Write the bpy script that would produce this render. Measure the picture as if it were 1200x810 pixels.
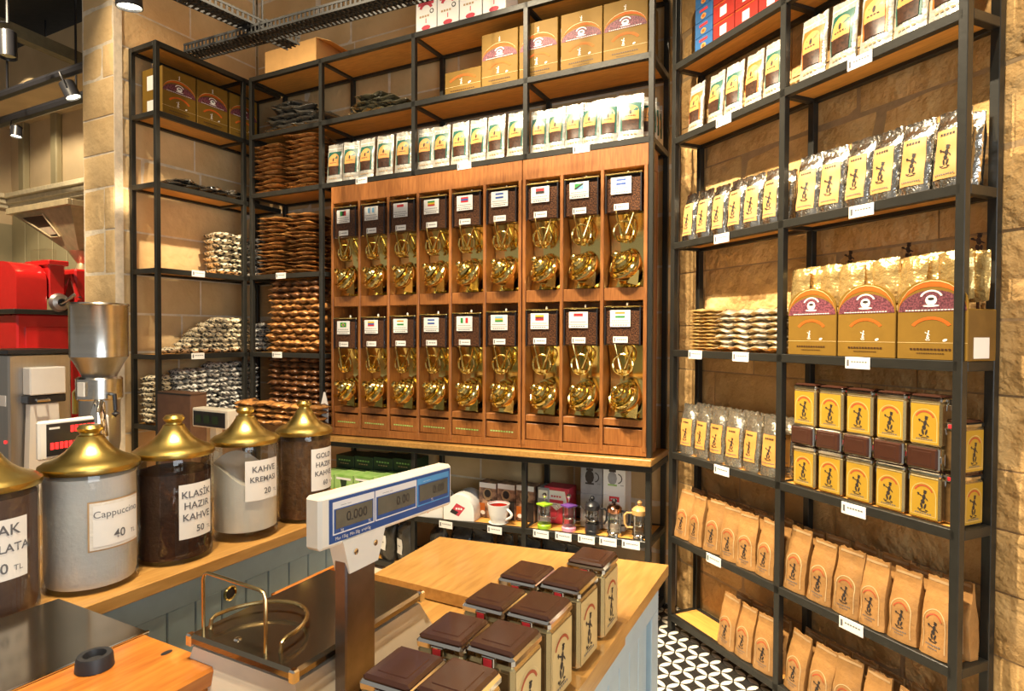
import bpy, math, random
from mathutils import Vector, Matrix
for o in list(bpy.data.objects): bpy.data.objects.remove(o)
SC = bpy.context.scene; COL = SC.collection
PI = math.pi; R = math.radians
random.seed(7)

# ------------------------------------------------------------------ camera
cd = bpy.data.cameras.new('camera'); cam = bpy.data.objects.new('camera', cd); COL.objects.link(cam)
cd.sensor_width = 36.0; cd.lens = 721.6/1200*36; cd.clip_start = 0.05
pit, rol = R(1.096), R(0.21)
Fw = Vector((0, math.cos(pit), -math.sin(pit))); Ux = Vector((0, math.sin(pit), math.cos(pit)))
Rt = math.cos(rol)*Vector((1, 0, 0))+math.sin(rol)*Ux; Up = -math.sin(rol)*Vector((1, 0, 0))+math.cos(rol)*Ux
mw = Matrix((Rt, Up, -Fw)).transposed().to_4x4(); mw.translation = Vector((0, 0, 1.6)); cam.matrix_world = mw
SC.camera = cam
SC.view_settings.view_transform = 'Standard'; SC.view_settings.look = 'None'
SC.view_settings.gamma = 1.0; SC.view_settings.use_curve_mapping = False
SC.view_settings.exposure = 0.62

# ------------------------------------------------------------------ frames of the three shelf fronts
class Frame:
    """origin on the floor, u along the front (left to right), w into the wall"""
    def __init__(s, x, y, deg):
        s.a = R(deg); s.o = Vector((x, y, 0)); s.u = Vector((math.cos(s.a), math.sin(s.a), 0)); s.w = Vector((-math.sin(s.a), math.cos(s.a), 0))
    def g(s, u, w, z=0): return s.o+s.u*u+s.w*w+Vector((0, 0, z))
FR = Frame(0.8563, 3.3063, -66.44)      # right hand rack
FM = Frame(0.735, 3.3, -27.57)          # middle rack with the dispensers
FL = Frame(-2.0449, 4.7514, 62.43)      # left hand rack

# ------------------------------------------------------------------ world and lamps
W = bpy.data.worlds.new('world'); SC.world = W; W.use_nodes = True
W.node_tree.nodes['Background'].inputs[0].default_value = (1.0, 0.93, 0.82, 1)
W.node_tree.nodes['Background'].inputs[1].default_value = 0.19
WARM = (1.0, 0.82, 0.56)
def spot(p, q, power, deg=70, col=WARM, blend=0.6, size=0.05):
    l = bpy.data.lights.new('spot_light', 'SPOT'); l.energy = power; l.color = col; l.spot_size = R(deg); l.spot_blend = blend; l.shadow_soft_size = size
    o = bpy.data.objects.new('spot_light', l); COL.objects.link(o); o.location = p
    o.rotation_euler = (Vector(q)-Vector(p)).to_track_quat('-Z', 'Y').to_euler(); return o
for u in (-0.15, 0.45, 1.05): spot(FR.g(u-.25, -2.4, 5.0), FR.g(u+0.1, 0.1, 1.3), 630, 44, blend=0.5, size=0.03)
spot(FR.g(2.0, -1.2, 5.3), FR.g(1.9, 0.2, 1.6), 420, 46)
for u in (-2.75, -2.0, -1.2, -0.45): spot(FM.g(u, -2.4, 5.2), FM.g(u, 0.05, 2.0), 330, 50, size=0.03)
spot(FL.g(-0.95, -2.1, 4.9), FL.g(-0.45, 0.2, 1.35), 800, 31, blend=0.35)
spot(FM.g(-0.3, -2.6, 5.2), FM.g(-0.95, -2.0, 1.0), 520, 34)
spot(FM.g(0.1, -1.9, 5.3), FM.g(0.1, -1.9, 0.9), 340, 40)
spot(FM.g(-0.3, -2.9, 5.3), FM.g(-0.4, -2.6, 0.9), 380, 44)
spot((-3.9, 3.3, 4.6), (-4.4, 5.6, 1.6), 750, 70)
spot((-4.9, 6.0, 4.2), (-5.2, 7.0, 2.6), 80, 90)

# daylight of the shop front, behind the camera on the right
al = bpy.data.lights.new('shopfront_daylight', 'AREA'); al.shape = 'RECTANGLE'; al.size = 2.6; al.size_y = 2.2; al.energy = 72; al.color = (0.86, 0.94, 1.0)
ao = bpy.data.objects.new('shopfront_daylight', al); COL.objects.link(ao); ao.location = (2.3, -2.1, 1.9); ao.rotation_euler = (Vector((-0.4, 2.2, 1.1))-Vector(ao.location)).to_track_quat('-Z', 'Y').to_euler()

# ------------------------------------------------------------------ materials
def new_mat(name):
    m = bpy.data.materials.new(name); m.use_nodes = True
    return m, m.node_tree, m.node_tree.nodes['Principled BSDF']
def nd(nt, t, **k):
    n = nt.nodes.new(t)
    for a, b in k.items(): setattr(n, a, b)
    return n
def mat(name, c, rough=0.5, metal=0.0, var=0.12, nscale=20, bump=0.0, bscale=60, coat=0.0, c2=None, stretch=None, emit=0, rnd=0.0, pos=False, detail=4, spec=0.5, thr=None, bdist=0.01):
    """one principled material: noise mixes c with c2 (or a darker c), optional bump and per-object variation"""
    m, nt, b = new_mat(name); L = nt.links.new
    b.inputs['Roughness'].default_value = rough; b.inputs['Metallic'].default_value = metal
    b.inputs['Coat Weight'].default_value = coat; b.inputs['Specular IOR Level'].default_value = spec
    b.inputs['Coat Roughness'].default_value = 0.1
    src = nd(nt, 'ShaderNodeNewGeometry').outputs['Position'] if pos else nd(nt, 'ShaderNodeTexCoord').outputs['Object']
    mp = nd(nt, 'ShaderNodeMapping'); L(src, mp.inputs[0])
    if stretch: mp.inputs['Scale'].default_value = stretch
    nz = nd(nt, 'ShaderNodeTexNoise'); nz.inputs['Scale'].default_value = nscale; nz.inputs['Detail'].default_value = detail; L(mp.outputs[0], nz.inputs['Vector'])
    rp = nd(nt, 'ShaderNodeValToRGB')
    if c2 is None: c2 = tuple(v*(1-var*2) for v in c)
    lo, hi = thr if thr else (0.3, 0.7)
    rp.color_ramp.elements[0].position = lo; rp.color_ramp.elements[1].position = hi
    rp.color_ramp.elements[0].color = (*c2, 1); rp.color_ramp.elements[1].color = (*c, 1)
    L(nz.outputs['Fac'], rp.inputs[0]); out = rp.outputs[0]
    if rnd:
        oi = nd(nt, 'ShaderNodeObjectInfo'); mr = nd(nt, 'ShaderNodeMapRange'); mr.inputs['To Min'].default_value = 1-rnd; mr.inputs['To Max'].default_value = 1+rnd
        L(oi.outputs['Random'], mr.inputs[0])
        vm = nd(nt, 'ShaderNodeVectorMath', operation='SCALE'); L(out, vm.inputs[0]); L(mr.outputs[0], vm.inputs['Scale']); out = vm.outputs[0]
    L(out, b.inputs['Base Color'])
    if bump:
        n2 = nd(nt, 'ShaderNodeTexNoise'); n2.inputs['Scale'].default_value = bscale; n2.inputs['Detail'].default_value = 5; L(mp.outputs[0], n2.inputs['Vector'])
        bp = nd(nt, 'ShaderNodeBump'); bp.inputs['Strength'].default_value = bump; bp.inputs['Distance'].default_value = bdist
        L(n2.outputs['Fac'], bp.inputs['Height']); L(bp.outputs[0], b.inputs['Normal'])
    if emit:
        b.inputs['Emission Color'].default_value = (*c, 1); b.inputs['Emission Strength'].default_value = emit
    return m
def glassy(name, tint, refl=0.06, rough=0.03, gain=0.7):
    """thin clear wall: see-through with a fresnel reflection"""
    m, nt, b = new_mat(name); L = nt.links.new
    tr = nd(nt, 'ShaderNodeBsdfTransparent'); tr.inputs[0].default_value = (*tint, 1)
    gl = nd(nt, 'ShaderNodeBsdfGlossy'); gl.inputs['Roughness'].default_value = rough
    lw = nd(nt, 'ShaderNodeLayerWeight'); lw.inputs['Blend'].default_value = 0.28
    ad = nd(nt, 'ShaderNodeMath', operation='MULTIPLY_ADD'); ad.inputs[1].default_value = gain; ad.inputs[2].default_value = refl; ad.use_clamp = True
    mx = nd(nt, 'ShaderNodeMixShader'); L(lw.outputs['Fresnel'], ad.inputs[0]); L(ad.outputs[0], mx.inputs[0]); L(tr.outputs[0], mx.inputs[1]); L(gl.outputs[0], mx.inputs[2])
    L(mx.outputs[0], nt.nodes['Material Output'].inputs[0]); nt.nodes.remove(b); return m
def speckle(name, ca, cb, scale, thr=(0.46, 0.54), rough=0.4, metal=0.0, rnd=0.15):
    return mat(name, ca, rough, metal, c2=cb, nscale=scale, thr=thr, rnd=rnd, detail=2)
M = {}
M['iron'] = mat('black_iron', (0.026, 0.025, 0.021), 0.36, 0.2, var=0.1, bump=0.05)
M['shelfwood'] = mat('shelf_wood', (0.74, 0.36, 0.075), 0.5, var=0.12, nscale=6, stretch=(2, 14, 14), rnd=0.08)
M['oak'] = mat('oak_top', (0.50, 0.275, 0.08), 0.3, c2=(0.36, 0.18, 0.045), nscale=5, stretch=(14, 1.6, 14), coat=0.3, rnd=0.06)
M['orange_wood'] = mat('varnished_wood', (0.52, 0.19, 0.03), 0.25, c2=(0.36, 0.11, 0.016), nscale=5, stretch=(14, 1.6, 14), coat=0.6)
M['cabwood'] = mat('cabinet_wood', (0.325, 0.125, 0.030), 0.42, c2=(0.205, 0.068, 0.014), nscale=7, stretch=(16, 16, 1.5), coat=0.15)
M['stone'] = mat('lime_stone', (0.75, 0.53, 0.27), 0.9, c2=(0.60, 0.40, 0.185), nscale=3.0, pos=True, bump=0.5, bscale=16, rnd=0.10, detail=6, bdist=0.02)
M['rough_stone'] = mat('rough_stone', (0.74, 0.48, 0.205), 0.95, c2=(0.50, 0.295, 0.105), nscale=4.0, pos=True, bump=1.0, bscale=9, rnd=0.12, detail=7, bdist=0.05)
M['mortar'] = mat('mortar', (0.84, 0.72, 0.55), 0.95, pos=True, bump=0.3)
M['dark_mortar'] = mat('brown_mortar', (0.46, 0.31, 0.16), 0.95, pos=True, bump=0.3)
M['plaster'] = mat('cream_plaster', (0.62, 0.47, 0.28), 0.9, pos=True, nscale=2)
M['panelling'] = mat('olive_panelling', (0.33, 0.28, 0.16), 0.6, pos=True, nscale=2)
M['moulding'] = mat('cream_moulding', (0.72, 0.62, 0.42), 0.6, pos=True)
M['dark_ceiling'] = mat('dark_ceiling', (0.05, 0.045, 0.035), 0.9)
M['ceiling'] = mat('ceiling_plaster', (0.42, 0.33, 0.22), 0.9)
M['beam'] = mat('olive_beam', (0.20, 0.165, 0.09), 0.6)
M['blue'] = mat('grey_blue_paint', (0.27, 0.375, 0.43), 0.45, var=0.05, rnd=0.03)
M['paleblue'] = mat('pale_blue_paint', (0.36, 0.47, 0.53), 0.45, var=0.04, rnd=0.03)
M['steel'] = mat('brushed_steel', (0.62, 0.59, 0.54), 0.22, 1.0, var=0.06, nscale=4, stretch=(1, 1, 30))
M['satin'] = mat('satin_steel', (0.50, 0.48, 0.45), 0.38, 1.0, var=0.05, nscale=4, stretch=(30, 30, 1))
M['darksteel'] = mat('dark_plate', (0.30, 0.255, 0.19), 0.14, 0.95, var=0.15, nscale=3)
M['chrome'] = mat('chrome', (0.80, 0.77, 0.72), 0.08, 1.0, var=0.02)
M['brass'] = mat('polished_brass', (0.90, 0.70, 0.26), 0.10, 1.0, var=0.06, nscale=8)
M['brassplate'] = mat('brass_sheet', (0.95, 0.75, 0.27), 0.12, 1.0, var=0.10, nscale=5, bump=0.06, bscale=12)
M['lidbrass'] = mat('lid_brass', (0.60, 0.44, 0.13), 0.30, 1.0, var=0.12, nscale=14, bump=0.04, bscale=50)
M['hopper'] = mat('hopper_metal', (0.62, 0.50, 0.30), 0.36, 0.6)
M['rod'] = mat('brass_rod', (0.60, 0.44, 0.20), 0.22, 1.0)
M['red'] = mat('gloss_red', (0.52, 0.012, 0.012), 0.22, coat=0.6, var=0.05)
M['black'] = mat('black_plastic', (0.018, 0.018, 0.022), 0.35, var=0.05)
M['cream'] = mat('cream_plastic', (0.86, 0.80, 0.67), 0.35, var=0.03)
M['white'] = mat('white_card', (0.82, 0.80, 0.76), 0.55, var=0.02)
M['ink'] = mat('dark_ink', (0.028, 0.02, 0.018), 0.6)
M['greyink'] = mat('grey_ink', (0.14, 0.14, 0.15), 0.6)
M['kraftline'] = mat('kraft_line', (0.62, 0.42, 0.22), 0.5)
M['redink'] = mat('red_ink', (0.42, 0.075, 0.025), 0.55)
M['palebrown'] = mat('pale_brown_ink', (0.52, 0.33, 0.16), 0.6)
M['tanlabel'] = mat('tan_label', (0.56, 0.315, 0.10), 0.55, var=0.04)
M['orangelabel'] = mat('orange_label', (0.62, 0.30, 0.07), 0.55, var=0.04)
M['boxside'] = mat('shaded_board', (0.16, 0.085, 0.015), 0.5)  # box board with the shade of its sides put into the colour
M['kraft'] = mat('kraft_paper', (0.38, 0.195, 0.065), 0.30, var=0.10, nscale=30, bump=0.6, bscale=13, coat=0.25, bdist=0.02, rnd=0.12)
M['silver'] = mat('silver_foil', (0.66, 0.63, 0.57), 0.20, 1.0, var=0.06, bump=0.8, bscale=11, bdist=0.03, rnd=0.06)
M['clearfoil'] = mat('smoky_foil', (0.62, 0.56, 0.45), 0.18, 0.85, var=0.15, bump=0.9, bscale=16, bdist=0.025, rnd=0.08)
M['pouch'] = mat('white_pouch', (0.55, 0.53, 0.47), 0.36, 0.4, var=0.06, bump=0.8, bscale=12, bdist=0.025, rnd=0.05)
M['goldfoil'] = mat('gold_foil', (0.80, 0.56, 0.22), 0.22, 0.7, var=0.10, bump=0.9, bscale=16, bdist=0.025, rnd=0.10)
M['teal'] = mat('teal_print', (0.008, 0.10, 0.075), 0.4)
M['orangeprint'] = mat('orange_print', (0.55, 0.14, 0.018), 0.4)
M['peach'] = mat('peach_print', (0.62, 0.29, 0.085), 0.4, var=0.05)
M['beanprint'] = mat('bean_print', (0.07, 0.028, 0.014), 0.35, c2=(0.02, 0.009, 0.005), nscale=120)
M['boxbrown'] = mat('olive_brown_board', (0.205, 0.112, 0.014), 0.6, var=0.06, rnd=0.05, spec=0.25)
M['purplebeans'] = speckle('purple_bean_print', (0.20, 0.05, 0.07), (0.07, 0.012, 0.025), 160, (0.42, 0.58), 0.6)
M['orangeband'] = mat('orange_band', (0.60, 0.12, 0.015), 0.6, spec=0.2)
M['goldline'] = mat('gold_line', (0.75, 0.55, 0.25), 0.4)
M['tin'] = mat('gold_tin', (0.62, 0.48, 0.24), 0.27, 0.85, var=0.08, nscale=8, rnd=0.05)
M['tinlabel'] = mat('yellow_tin_print', (0.44, 0.26, 0.025), 0.33, var=0.05)
M['tinlabel2'] = mat('pale_tin_print', (0.62, 0.46, 0.20), 0.33, var=0.05)
M['tinside'] = mat('brown_tin_side', (0.18, 0.10, 0.035), 0.35, 0.3, var=0.2, nscale=60)
M['lidbrown'] = mat('brown_tin_lid', (0.06, 0.021, 0.012), 0.22, var=0.12, nscale=14, bump=0.06, bscale=10, coat=0.3)
M['beans'] = mat('coffee_beans', (0.21, 0.08, 0.028), 0.6, c2=(0.03, 0.011, 0.005), nscale=150, bump=0.6, bscale=150, spec=0.25, thr=(0.42, 0.6))
M['acrylic'] = glassy('clear_acrylic', (0.97, 0.96, 0.94), 0.015, 0.05, 0.35)
M['glass'] = glassy('jar_glass', (0.98, 0.985, 0.97), 0.04)
M['greypowder'] = mat('cappuccino_powder', (0.78, 0.74, 0.67), 0.95, var=0.05, nscale=9, bump=0.2)
M['darkpowder'] = mat('instant_coffee', (0.085, 0.035, 0.016), 0.9, var=0.2, nscale=60, bump=0.4)
M['milkpowder'] = mat('creamer_powder', (0.90, 0.84, 0.72), 0.95, var=0.02, bump=0.1)
M['goldcoffee'] = mat('gold_instant_coffee', (0.23, 0.115, 0.045), 0.9, var=0.2, nscale=60, bump=0.4)
M['choco'] = mat('chocolate_powder', (0.17, 0.105, 0.075), 0.95, var=0.08, bump=0.2)
M['bluepanel'] = mat('scale_blue', (0.016, 0.085, 0.30), 0.3)
M['skyblue'] = mat('scale_light_blue', (0.10, 0.38, 0.72), 0.3)
M['lcd'] = mat('lcd_grey', (0.13, 0.125, 0.095), 0.2)
M['led'] = mat('led_red', (1.0, 0.02, 0.02), 0.4, emit=1.6)
M['creampack'] = speckle('cream_black_packet', (0.88, 0.76, 0.52), (0.03, 0.024, 0.02), 44, (0.46, 0.50), 0.32)
M['shadecream'] = speckle('shaded_cream_packet', (0.66, 0.64, 0.58), (0.03, 0.028, 0.028), 44, (0.47, 0.51), 0.32)  # cream packet greyed, its shade put into the colour
M['silverpack'] = speckle('silver_gold_packet', (0.74, 0.68, 0.56), (0.50, 0.34, 0.14), 30, (0.40, 0.60), 0.25, 0.55)
M['goldpack'] = speckle('gold_packet', (0.76, 0.56, 0.24), (0.55, 0.34, 0.10), 30, (0.40, 0.60), 0.28, 0.4)
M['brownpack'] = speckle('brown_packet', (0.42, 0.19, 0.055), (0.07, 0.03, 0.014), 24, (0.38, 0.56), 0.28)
M['shadepack'] = speckle('shaded_brown_packet', (0.20, 0.085, 0.032), (0.035, 0.016, 0.009), 24, (0.38, 0.56), 0.28)  # darker copy of the brown packet, shade put into its colour
M['brownbag'] = mat('brown_film_bag', (0.40, 0.19, 0.055), 0.22, c2=(0.13, 0.05, 0.016), nscale=14, bump=1.0, bscale=14, bdist=0.03, rnd=0.15, coat=0.3)
M['blackfoil'] = mat('black_foil', (0.022, 0.02, 0.018), 0.2, c2=(0.055, 0.05, 0.04), nscale=10, bump=0.8, bscale=26, coat=0.4)
M['olivefoil'] = mat('olive_black_foil', (0.085, 0.075, 0.04), 0.25, c2=(0.02, 0.018, 0.012), nscale=16, bump=0.8, bscale=26, coat=0.3)
M['carton'] = mat('cardboard', (0.62, 0.34, 0.11), 0.8, var=0.05)
M['bluebox'] = mat('blue_box', (0.035, 0.14, 0.36), 0.4); M['redbox'] = mat('red_box', (0.42, 0.025, 0.015), 0.4)
M['pinkred'] = mat('pink_red_print', (0.62, 0.05, 0.08), 0.45); M['green'] = mat('green_print', (0.05, 0.25, 0.05), 0.45)
M['lightgreen'] = mat('light_green_box', (0.20, 0.42, 0.07), 0.45, c2=(0.42, 0.58, 0.22), nscale=14); M['darkgreen'] = mat('dark_green_box', (0.02, 0.045, 0.018), 0.45)
M['lime'] = mat('lime_plastic', (0.36, 0.62, 0.03), 0.35); M['pink'] = mat('pink_plastic', (0.80, 0.35, 0.48), 0.35); M['purple'] = mat('purple_plastic', (0.16, 0.06, 0.30), 0.4)
M['copper'] = mat('copper', (0.72, 0.36, 0.22), 0.15, 1.0); M['beech'] = mat('beech_wood', (0.66, 0.38, 0.13), 0.4)
M['ceramic'] = mat('white_ceramic', (0.82, 0.80, 0.76), 0.12, var=0.02); M['cupred'] = mat('red_glaze', (0.62, 0.03, 0.015), 0.2)
M['greybox'] = mat('grey_box', (0.32, 0.32, 0.33), 0.5); M['coffeeprint'] = speckle('coffee_box_print', (0.44, 0.25, 0.15), (0.10, 0.05, 0.035), 22, (0.4, 0.6), 0.4)
M['brownscreen'] = mat('brown_panel', (0.23, 0.12, 0.07), 0.5); M['traysteel'] = mat('black_tray_steel', (0.007, 0.007, 0.007), 0.55)
M['pole'] = mat('dark_pole', (0.27, 0.24, 0.235), 0.30, 0.95)
M['rubber'] = mat('black_rubber', (0.02, 0.02, 0.024), 0.5)
M['lampglow'] = mat('lamp_glow', (1.0, 0.90, 0.66), 0.5, emit=9)
M['yellow'] = mat('yellow_print', (0.80, 0.52, 0.03), 0.5); M['flagred'] = mat('flag_red', (0.66, 0.03, 0.04), 0.5); M['flagblue'] = mat('flag_blue', (0.04, 0.11, 0.42), 0.5)
M['flaggreen'] = mat('flag_green', (0.03, 0.30, 0.06), 0.5); M['flagsky'] = mat('flag_sky', (0.22, 0.50, 0.75), 0.5); M['flagorange'] = mat('flag_orange', (0.85, 0.30, 0.03), 0.5)
def floor_mat():
    m, nt, b = new_mat('petal_tile'); L = nt.links.new
    g = nd(nt, 'ShaderNodeTexCoord'); mp = nd(nt, 'ShaderNodeMapping'); L(g.outputs['Object'], mp.inputs[0]); mp.inputs['Scale'].default_value = (1/0.08, 1/0.08, 0)
    fr = nd(nt, 'ShaderNodeVectorMath', operation='FRACTION'); L(mp.outputs[0], fr.inputs[0]); tot = None
    for cx in (0, 1):
        for cy in (0, 1):
            ds = nd(nt, 'ShaderNodeVectorMath', operation='DISTANCE'); L(fr.outputs[0], ds.inputs[0]); ds.inputs[1].default_value = (cx, cy, 0)
            lt = nd(nt, 'ShaderNodeMath', operation='LESS_THAN'); L(ds.outputs['Value'], lt.inputs[0]); lt.inputs[1].default_value = 0.672
            if tot is None: tot = lt.outputs[0]
            else:
                a = nd(nt, 'ShaderNodeMath', operation='ADD'); L(tot, a.inputs[0]); L(lt.outputs[0], a.inputs[1]); tot = a.outputs[0]
    gt = nd(nt, 'ShaderNodeMath', operation='GREATER_THAN'); L(tot, gt.inputs[0]); gt.inputs[1].default_value = 1.5
    mx = nd(nt, 'ShaderNodeMix', data_type='RGBA'); L(gt.outputs[0], mx.inputs[0]); mx.inputs[6].default_value = (0.022, 0.02, 0.018, 1); mx.inputs[7].default_value = (0.74, 0.69, 0.58, 1)
    L(mx.outputs[2], b.inputs['Base Color']); b.inputs['Roughness'].default_value = 0.4; return m
M['tile'] = floor_mat()

# ------------------------------------------------------------------ mesh builder
class MB:
    def __init__(s): s.v = []; s.f = []; s.m = []; s.mats = []
    def mi(s, k):
        if k not in s.mats: s.mats.append(k)
        return s.mats.index(k)
    def face(s, idx, k): s.f.append(idx); s.m.append(s.mi(k))
    def add(s, vs, fs, k):
        n = len(s.v); s.v += [tuple(p) for p in vs]
        for f in fs: s.face([i+n for i in f], k)
    def box(s, x0, x1, y0, y1, z0, z1, k, b=0.0):
        if b <= 0:
            s.add([(x, y, z) for x in (x0, x1) for y in (y0, y1) for z in (z0, z1)],
                  [(0, 1, 3, 2), (4, 6, 7, 5), (0, 4, 5, 1), (2, 3, 7, 6), (0, 2, 6, 4), (1, 5, 7, 3)], k); return s
        c = ((x0+x1)/2, (y0+y1)/2, (z0+z1)/2); h = ((x1-x0)/2, (y1-y0)/2, (z1-z0)/2); vs = []; ix = {}
        for sx in (-1, 1):
            for sy in (-1, 1):
                for sz in (-1, 1):
                    for ax in range(3):
                        sg = (sx, sy, sz); ix[sg, ax] = len(vs)
                        vs.append(tuple(c[i]+sg[i]*(h[i]-(0 if i == ax else b)) for i in range(3)))
        fs = []
        for ax in range(3):
            a, d = [i for i in range(3) if i != ax]
            for sg in (-1, 1):
                q = []
                for p, r_ in ((-1, -1), (1, -1), (1, 1), (-1, 1)):
                    t = [0, 0, 0]; t[ax] = sg; t[a] = p; t[d] = r_; q.append(ix[tuple(t), ax])
                fs.append(q)
            for p in (-1, 1):
                for r_ in (-1, 1):
                    e0 = [0, 0, 0]; e0[ax] = -1; e0[a] = p; e0[d] = r_; e1 = list(e0); e1[ax] = 1
                    fs.append([ix[tuple(e0), a], ix[tuple(e1), a], ix[tuple(e1), d], ix[tuple(e0), d]])
        for sx in (-1, 1):
            for sy in (-1, 1):
                for sz in (-1, 1): fs.append([ix[(sx, sy, sz), i] for i in range(3)])
        s.add(vs, fs, k); return s
    def lathe(s, prof, k, n=24, c=(0, 0, 0), ax='z', sx=1.0):
        vs = []; fs = []; rings = []
        def P(r, h, a):
            x, y = r*math.cos(a)*sx, r*math.sin(a)
            return {'z': (c[0]+x, c[1]+y, c[2]+h), 'y': (c[0]+x, c[1]+h, c[2]+y), 'x': (c[0]+h, c[1]+x, c[2]+y)}[ax]
        for r, h in prof:
            if r < 1e-6: rings.append([len(vs)]); vs.append(P(0, h, 0))
            else:
                rings.append(list(range(len(vs), len(vs)+n))); vs += [P(r, h, 2*PI*i/n) for i in range(n)]
        for A, B in zip(rings, rings[1:]):
            for i in range(n):
                j = (i+1) % n
                if len(A) == 1 and len(B) == 1: break
                if len(A) == 1: fs.append((A[0], B[i], B[j]))
                elif len(B) == 1: fs.append((A[i], A[j], B[0]))
                else: fs.append((A[i], A[j], B[j], B[i]))
        s.add(vs, fs, k); return s
    def tube(s, pts, r, k, n=8, closed=False, flat=1.0):
        pts = [Vector(p) for p in pts]; N = len(pts); vs = []; fs = []; up = None
        for i, p in enumerate(pts):
            a = pts[(i-1) % N] if (i or closed) else p; b = pts[(i+1) % N] if (i < N-1 or closed) else p
            t = (b-a).normalized()
            if up is None:
                up = Vector((0, 0, 1)) if abs(t.z) < 0.9 else Vector((1, 0, 0))
            x = t.cross(up)
            if x.length < 1e-4: x = t.cross(Vector((0, 1, 0)))
            x.normalize(); up = x.cross(t).normalized(); rr = r[i] if isinstance(r, (list, tuple)) else r
            vs += [p+x*rr*math.cos(2*PI*j/n)+up*rr*flat*math.sin(2*PI*j/n) for j in range(n)]
        for i in range(N if closed else N-1):
            for j in range(n):
                a0 = i*n+j; a1 = i*n+(j+1) % n; b0 = ((i+1) % N)*n+j; b1 = ((i+1) % N)*n+(j+1) % n; fs.append((a0, a1, b1, b0))
        if not closed: fs.append(tuple(range(n))); fs.append(tuple((N-1)*n+j for j in reversed(range(n))))
        s.add(vs, fs, k); return s
    def prism(s, poly, z0, z1, k, ax='z'):
        n = len(poly)
        def P(a, b, h): return {'z': (a, b, h), 'y': (a, h, b), 'x': (h, a, b)}[ax]
        s.add([P(a, b, z0) for a, b in poly]+[P(a, b, z1) for a, b in poly],
              [tuple(range(n)), tuple(range(2*n-1, n-1, -1))]+[(i, (i+1) % n, n+(i+1) % n, n+i) for i in range(n)], k); return s
    def poly(s, pts, fn, k, off=0.0012):
        """flat print polygon laid on the front surface y = fn(x, z)"""
        cx = sum(p[0] for p in pts)/len(pts); cz = sum(p[1] for p in pts)/len(pts); q = [(cx, cz)]+list(pts); n = len(pts)
        s.add([(x, fn(x, z)-off, z) for x, z in q], [(0, 1+i, 1+(i+1) % n) for i in range(n)], k); return s
    def rect(s, x0, x1, z0, z1, fn, k, off=0.0012, nx=1, nz=1):
        vs = [(x0+(x1-x0)*i/nx, z0+(z1-z0)*j/nz) for j in range(nz+1) for i in range(nx+1)]
        s.add([(x, fn(x, z)-off, z) for x, z in vs], [(j*(nx+1)+i, j*(nx+1)+i+1, (j+1)*(nx+1)+i+1, (j+1)*(nx+1)+i) for j in range(nz) for i in range(nx)], k); return s
    def arc(s, cx, cz, r0, r1, a0, a1, fn, k, off=0.0012, n=10, sx=1.0):
        pts = [(a0+(a1-a0)*i/n) for i in range(n+1)]
        vs = [(cx+sx*r*math.cos(R(a)), cz+r*math.sin(R(a))) for a in pts for r in (r0, r1)]
        s.add([(x, fn(x, z)-off, z) for x, z in vs], [(2*i, 2*i+1, 2*i+3, 2*i+2) for i in range(n)], k); return s
    def ell(s, cx, cz, rx, rz, fn, k, off=0.0012, n=8, rot=0):
        c_, s_ = math.cos(R(rot)), math.sin(R(rot))
        return s.poly([(cx+rx*math.cos(2*PI*i/n)*c_-rz*math.sin(2*PI*i/n)*s_, cz+rx*math.cos(2*PI*i/n)*s_+rz*math.sin(2*PI*i/n)*c_) for i in range(n)], fn, k, off)
    def emblem(s, cx, cz, h, fn, k, off=0.0016):
        """small standing figure lifting a cup over a scrolled foot"""
        for x, z, rx, rz, ro in ((.06, .36, .065, .075, 0), (.07, .43, .085, .03, -12), (.02, .17, .07, .13, -8), (-.02, -.02, .085, .10, 10), (-.07, -.2, .05, .13, 14), (.07, -.2, .045, .13, -16), (-.10, .22, .10, .026, -25), (-.21, .29, .05, .04, 0), (-.21, .24, .025, .03, 0), (.13, .10, .09, .026, -50), (-.13, -.36, .07, .03, 20), (-.20, -.33, .03, .035, 0), (.13, -.36, .07, .03, -14), (.0, -.42, .17, .02, 0)):
            s.ell(cx+x*h, cz+z*h, rx*h, rz*h, fn, k, off, 7, ro)
        return s
    def dashes(s, x0, x1, z, h, n, fn, k, off=0.0016):
        st = (x1-x0)/n
        for i in range(n): s.rect(x0+st*i, x0+st*i+st*0.7, z, z+h, fn, k, off)
        return s
    def build(s, name, parent=None, ang=35):
        me = bpy.data.meshes.new(name); me.from_pydata(s.v, [], s.f)
        for k in s.mats: me.materials.append(M[k])
        me.polygons.foreach_set('material_index', s.m); me.polygons.foreach_set('use_smooth', [True]*len(s.f))
        me.update(); me.set_sharp_from_angle(angle=R(ang))
        o = bpy.data.objects.new(name, me); COL.objects.link(o)
        if parent: o.parent = parent
        return o
def fixn(o):
    import bmesh
    b = bmesh.new(); b.from_mesh(o.data); bmesh.ops.recalc_face_normals(b, faces=b.faces); b.to_mesh(o.data); b.free(); return o
FLAT0 = lambda x, z: 0.0
def put(o, fr, u, w, z=0, rot=0.0, tilt=0.0, lean=0.0, sc=None):
    o.location = fr.g(u, w, z); o.rotation_euler = (tilt, lean, (fr.a+rot)) ; o.rotation_mode = 'XYZ'
    if sc: o.scale = sc
    return o
def tag(o, label, cat, group=None, kind=None):
    o['label'] = label; o['category'] = cat
    if group: o['group'] = group
    if kind: o['kind'] = kind
    return o
def empty(name): o = bpy.data.objects.new(name, None); o.empty_display_size = 0.05; COL.objects.link(o); return o
KIDS = {}
def copy_tree(o, parent=None):
    c = o.copy(); COL.objects.link(c)
    if parent: c.parent = parent
    for ch in o.children: copy_tree(ch, c)
    return c
PROTO = {}
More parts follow.
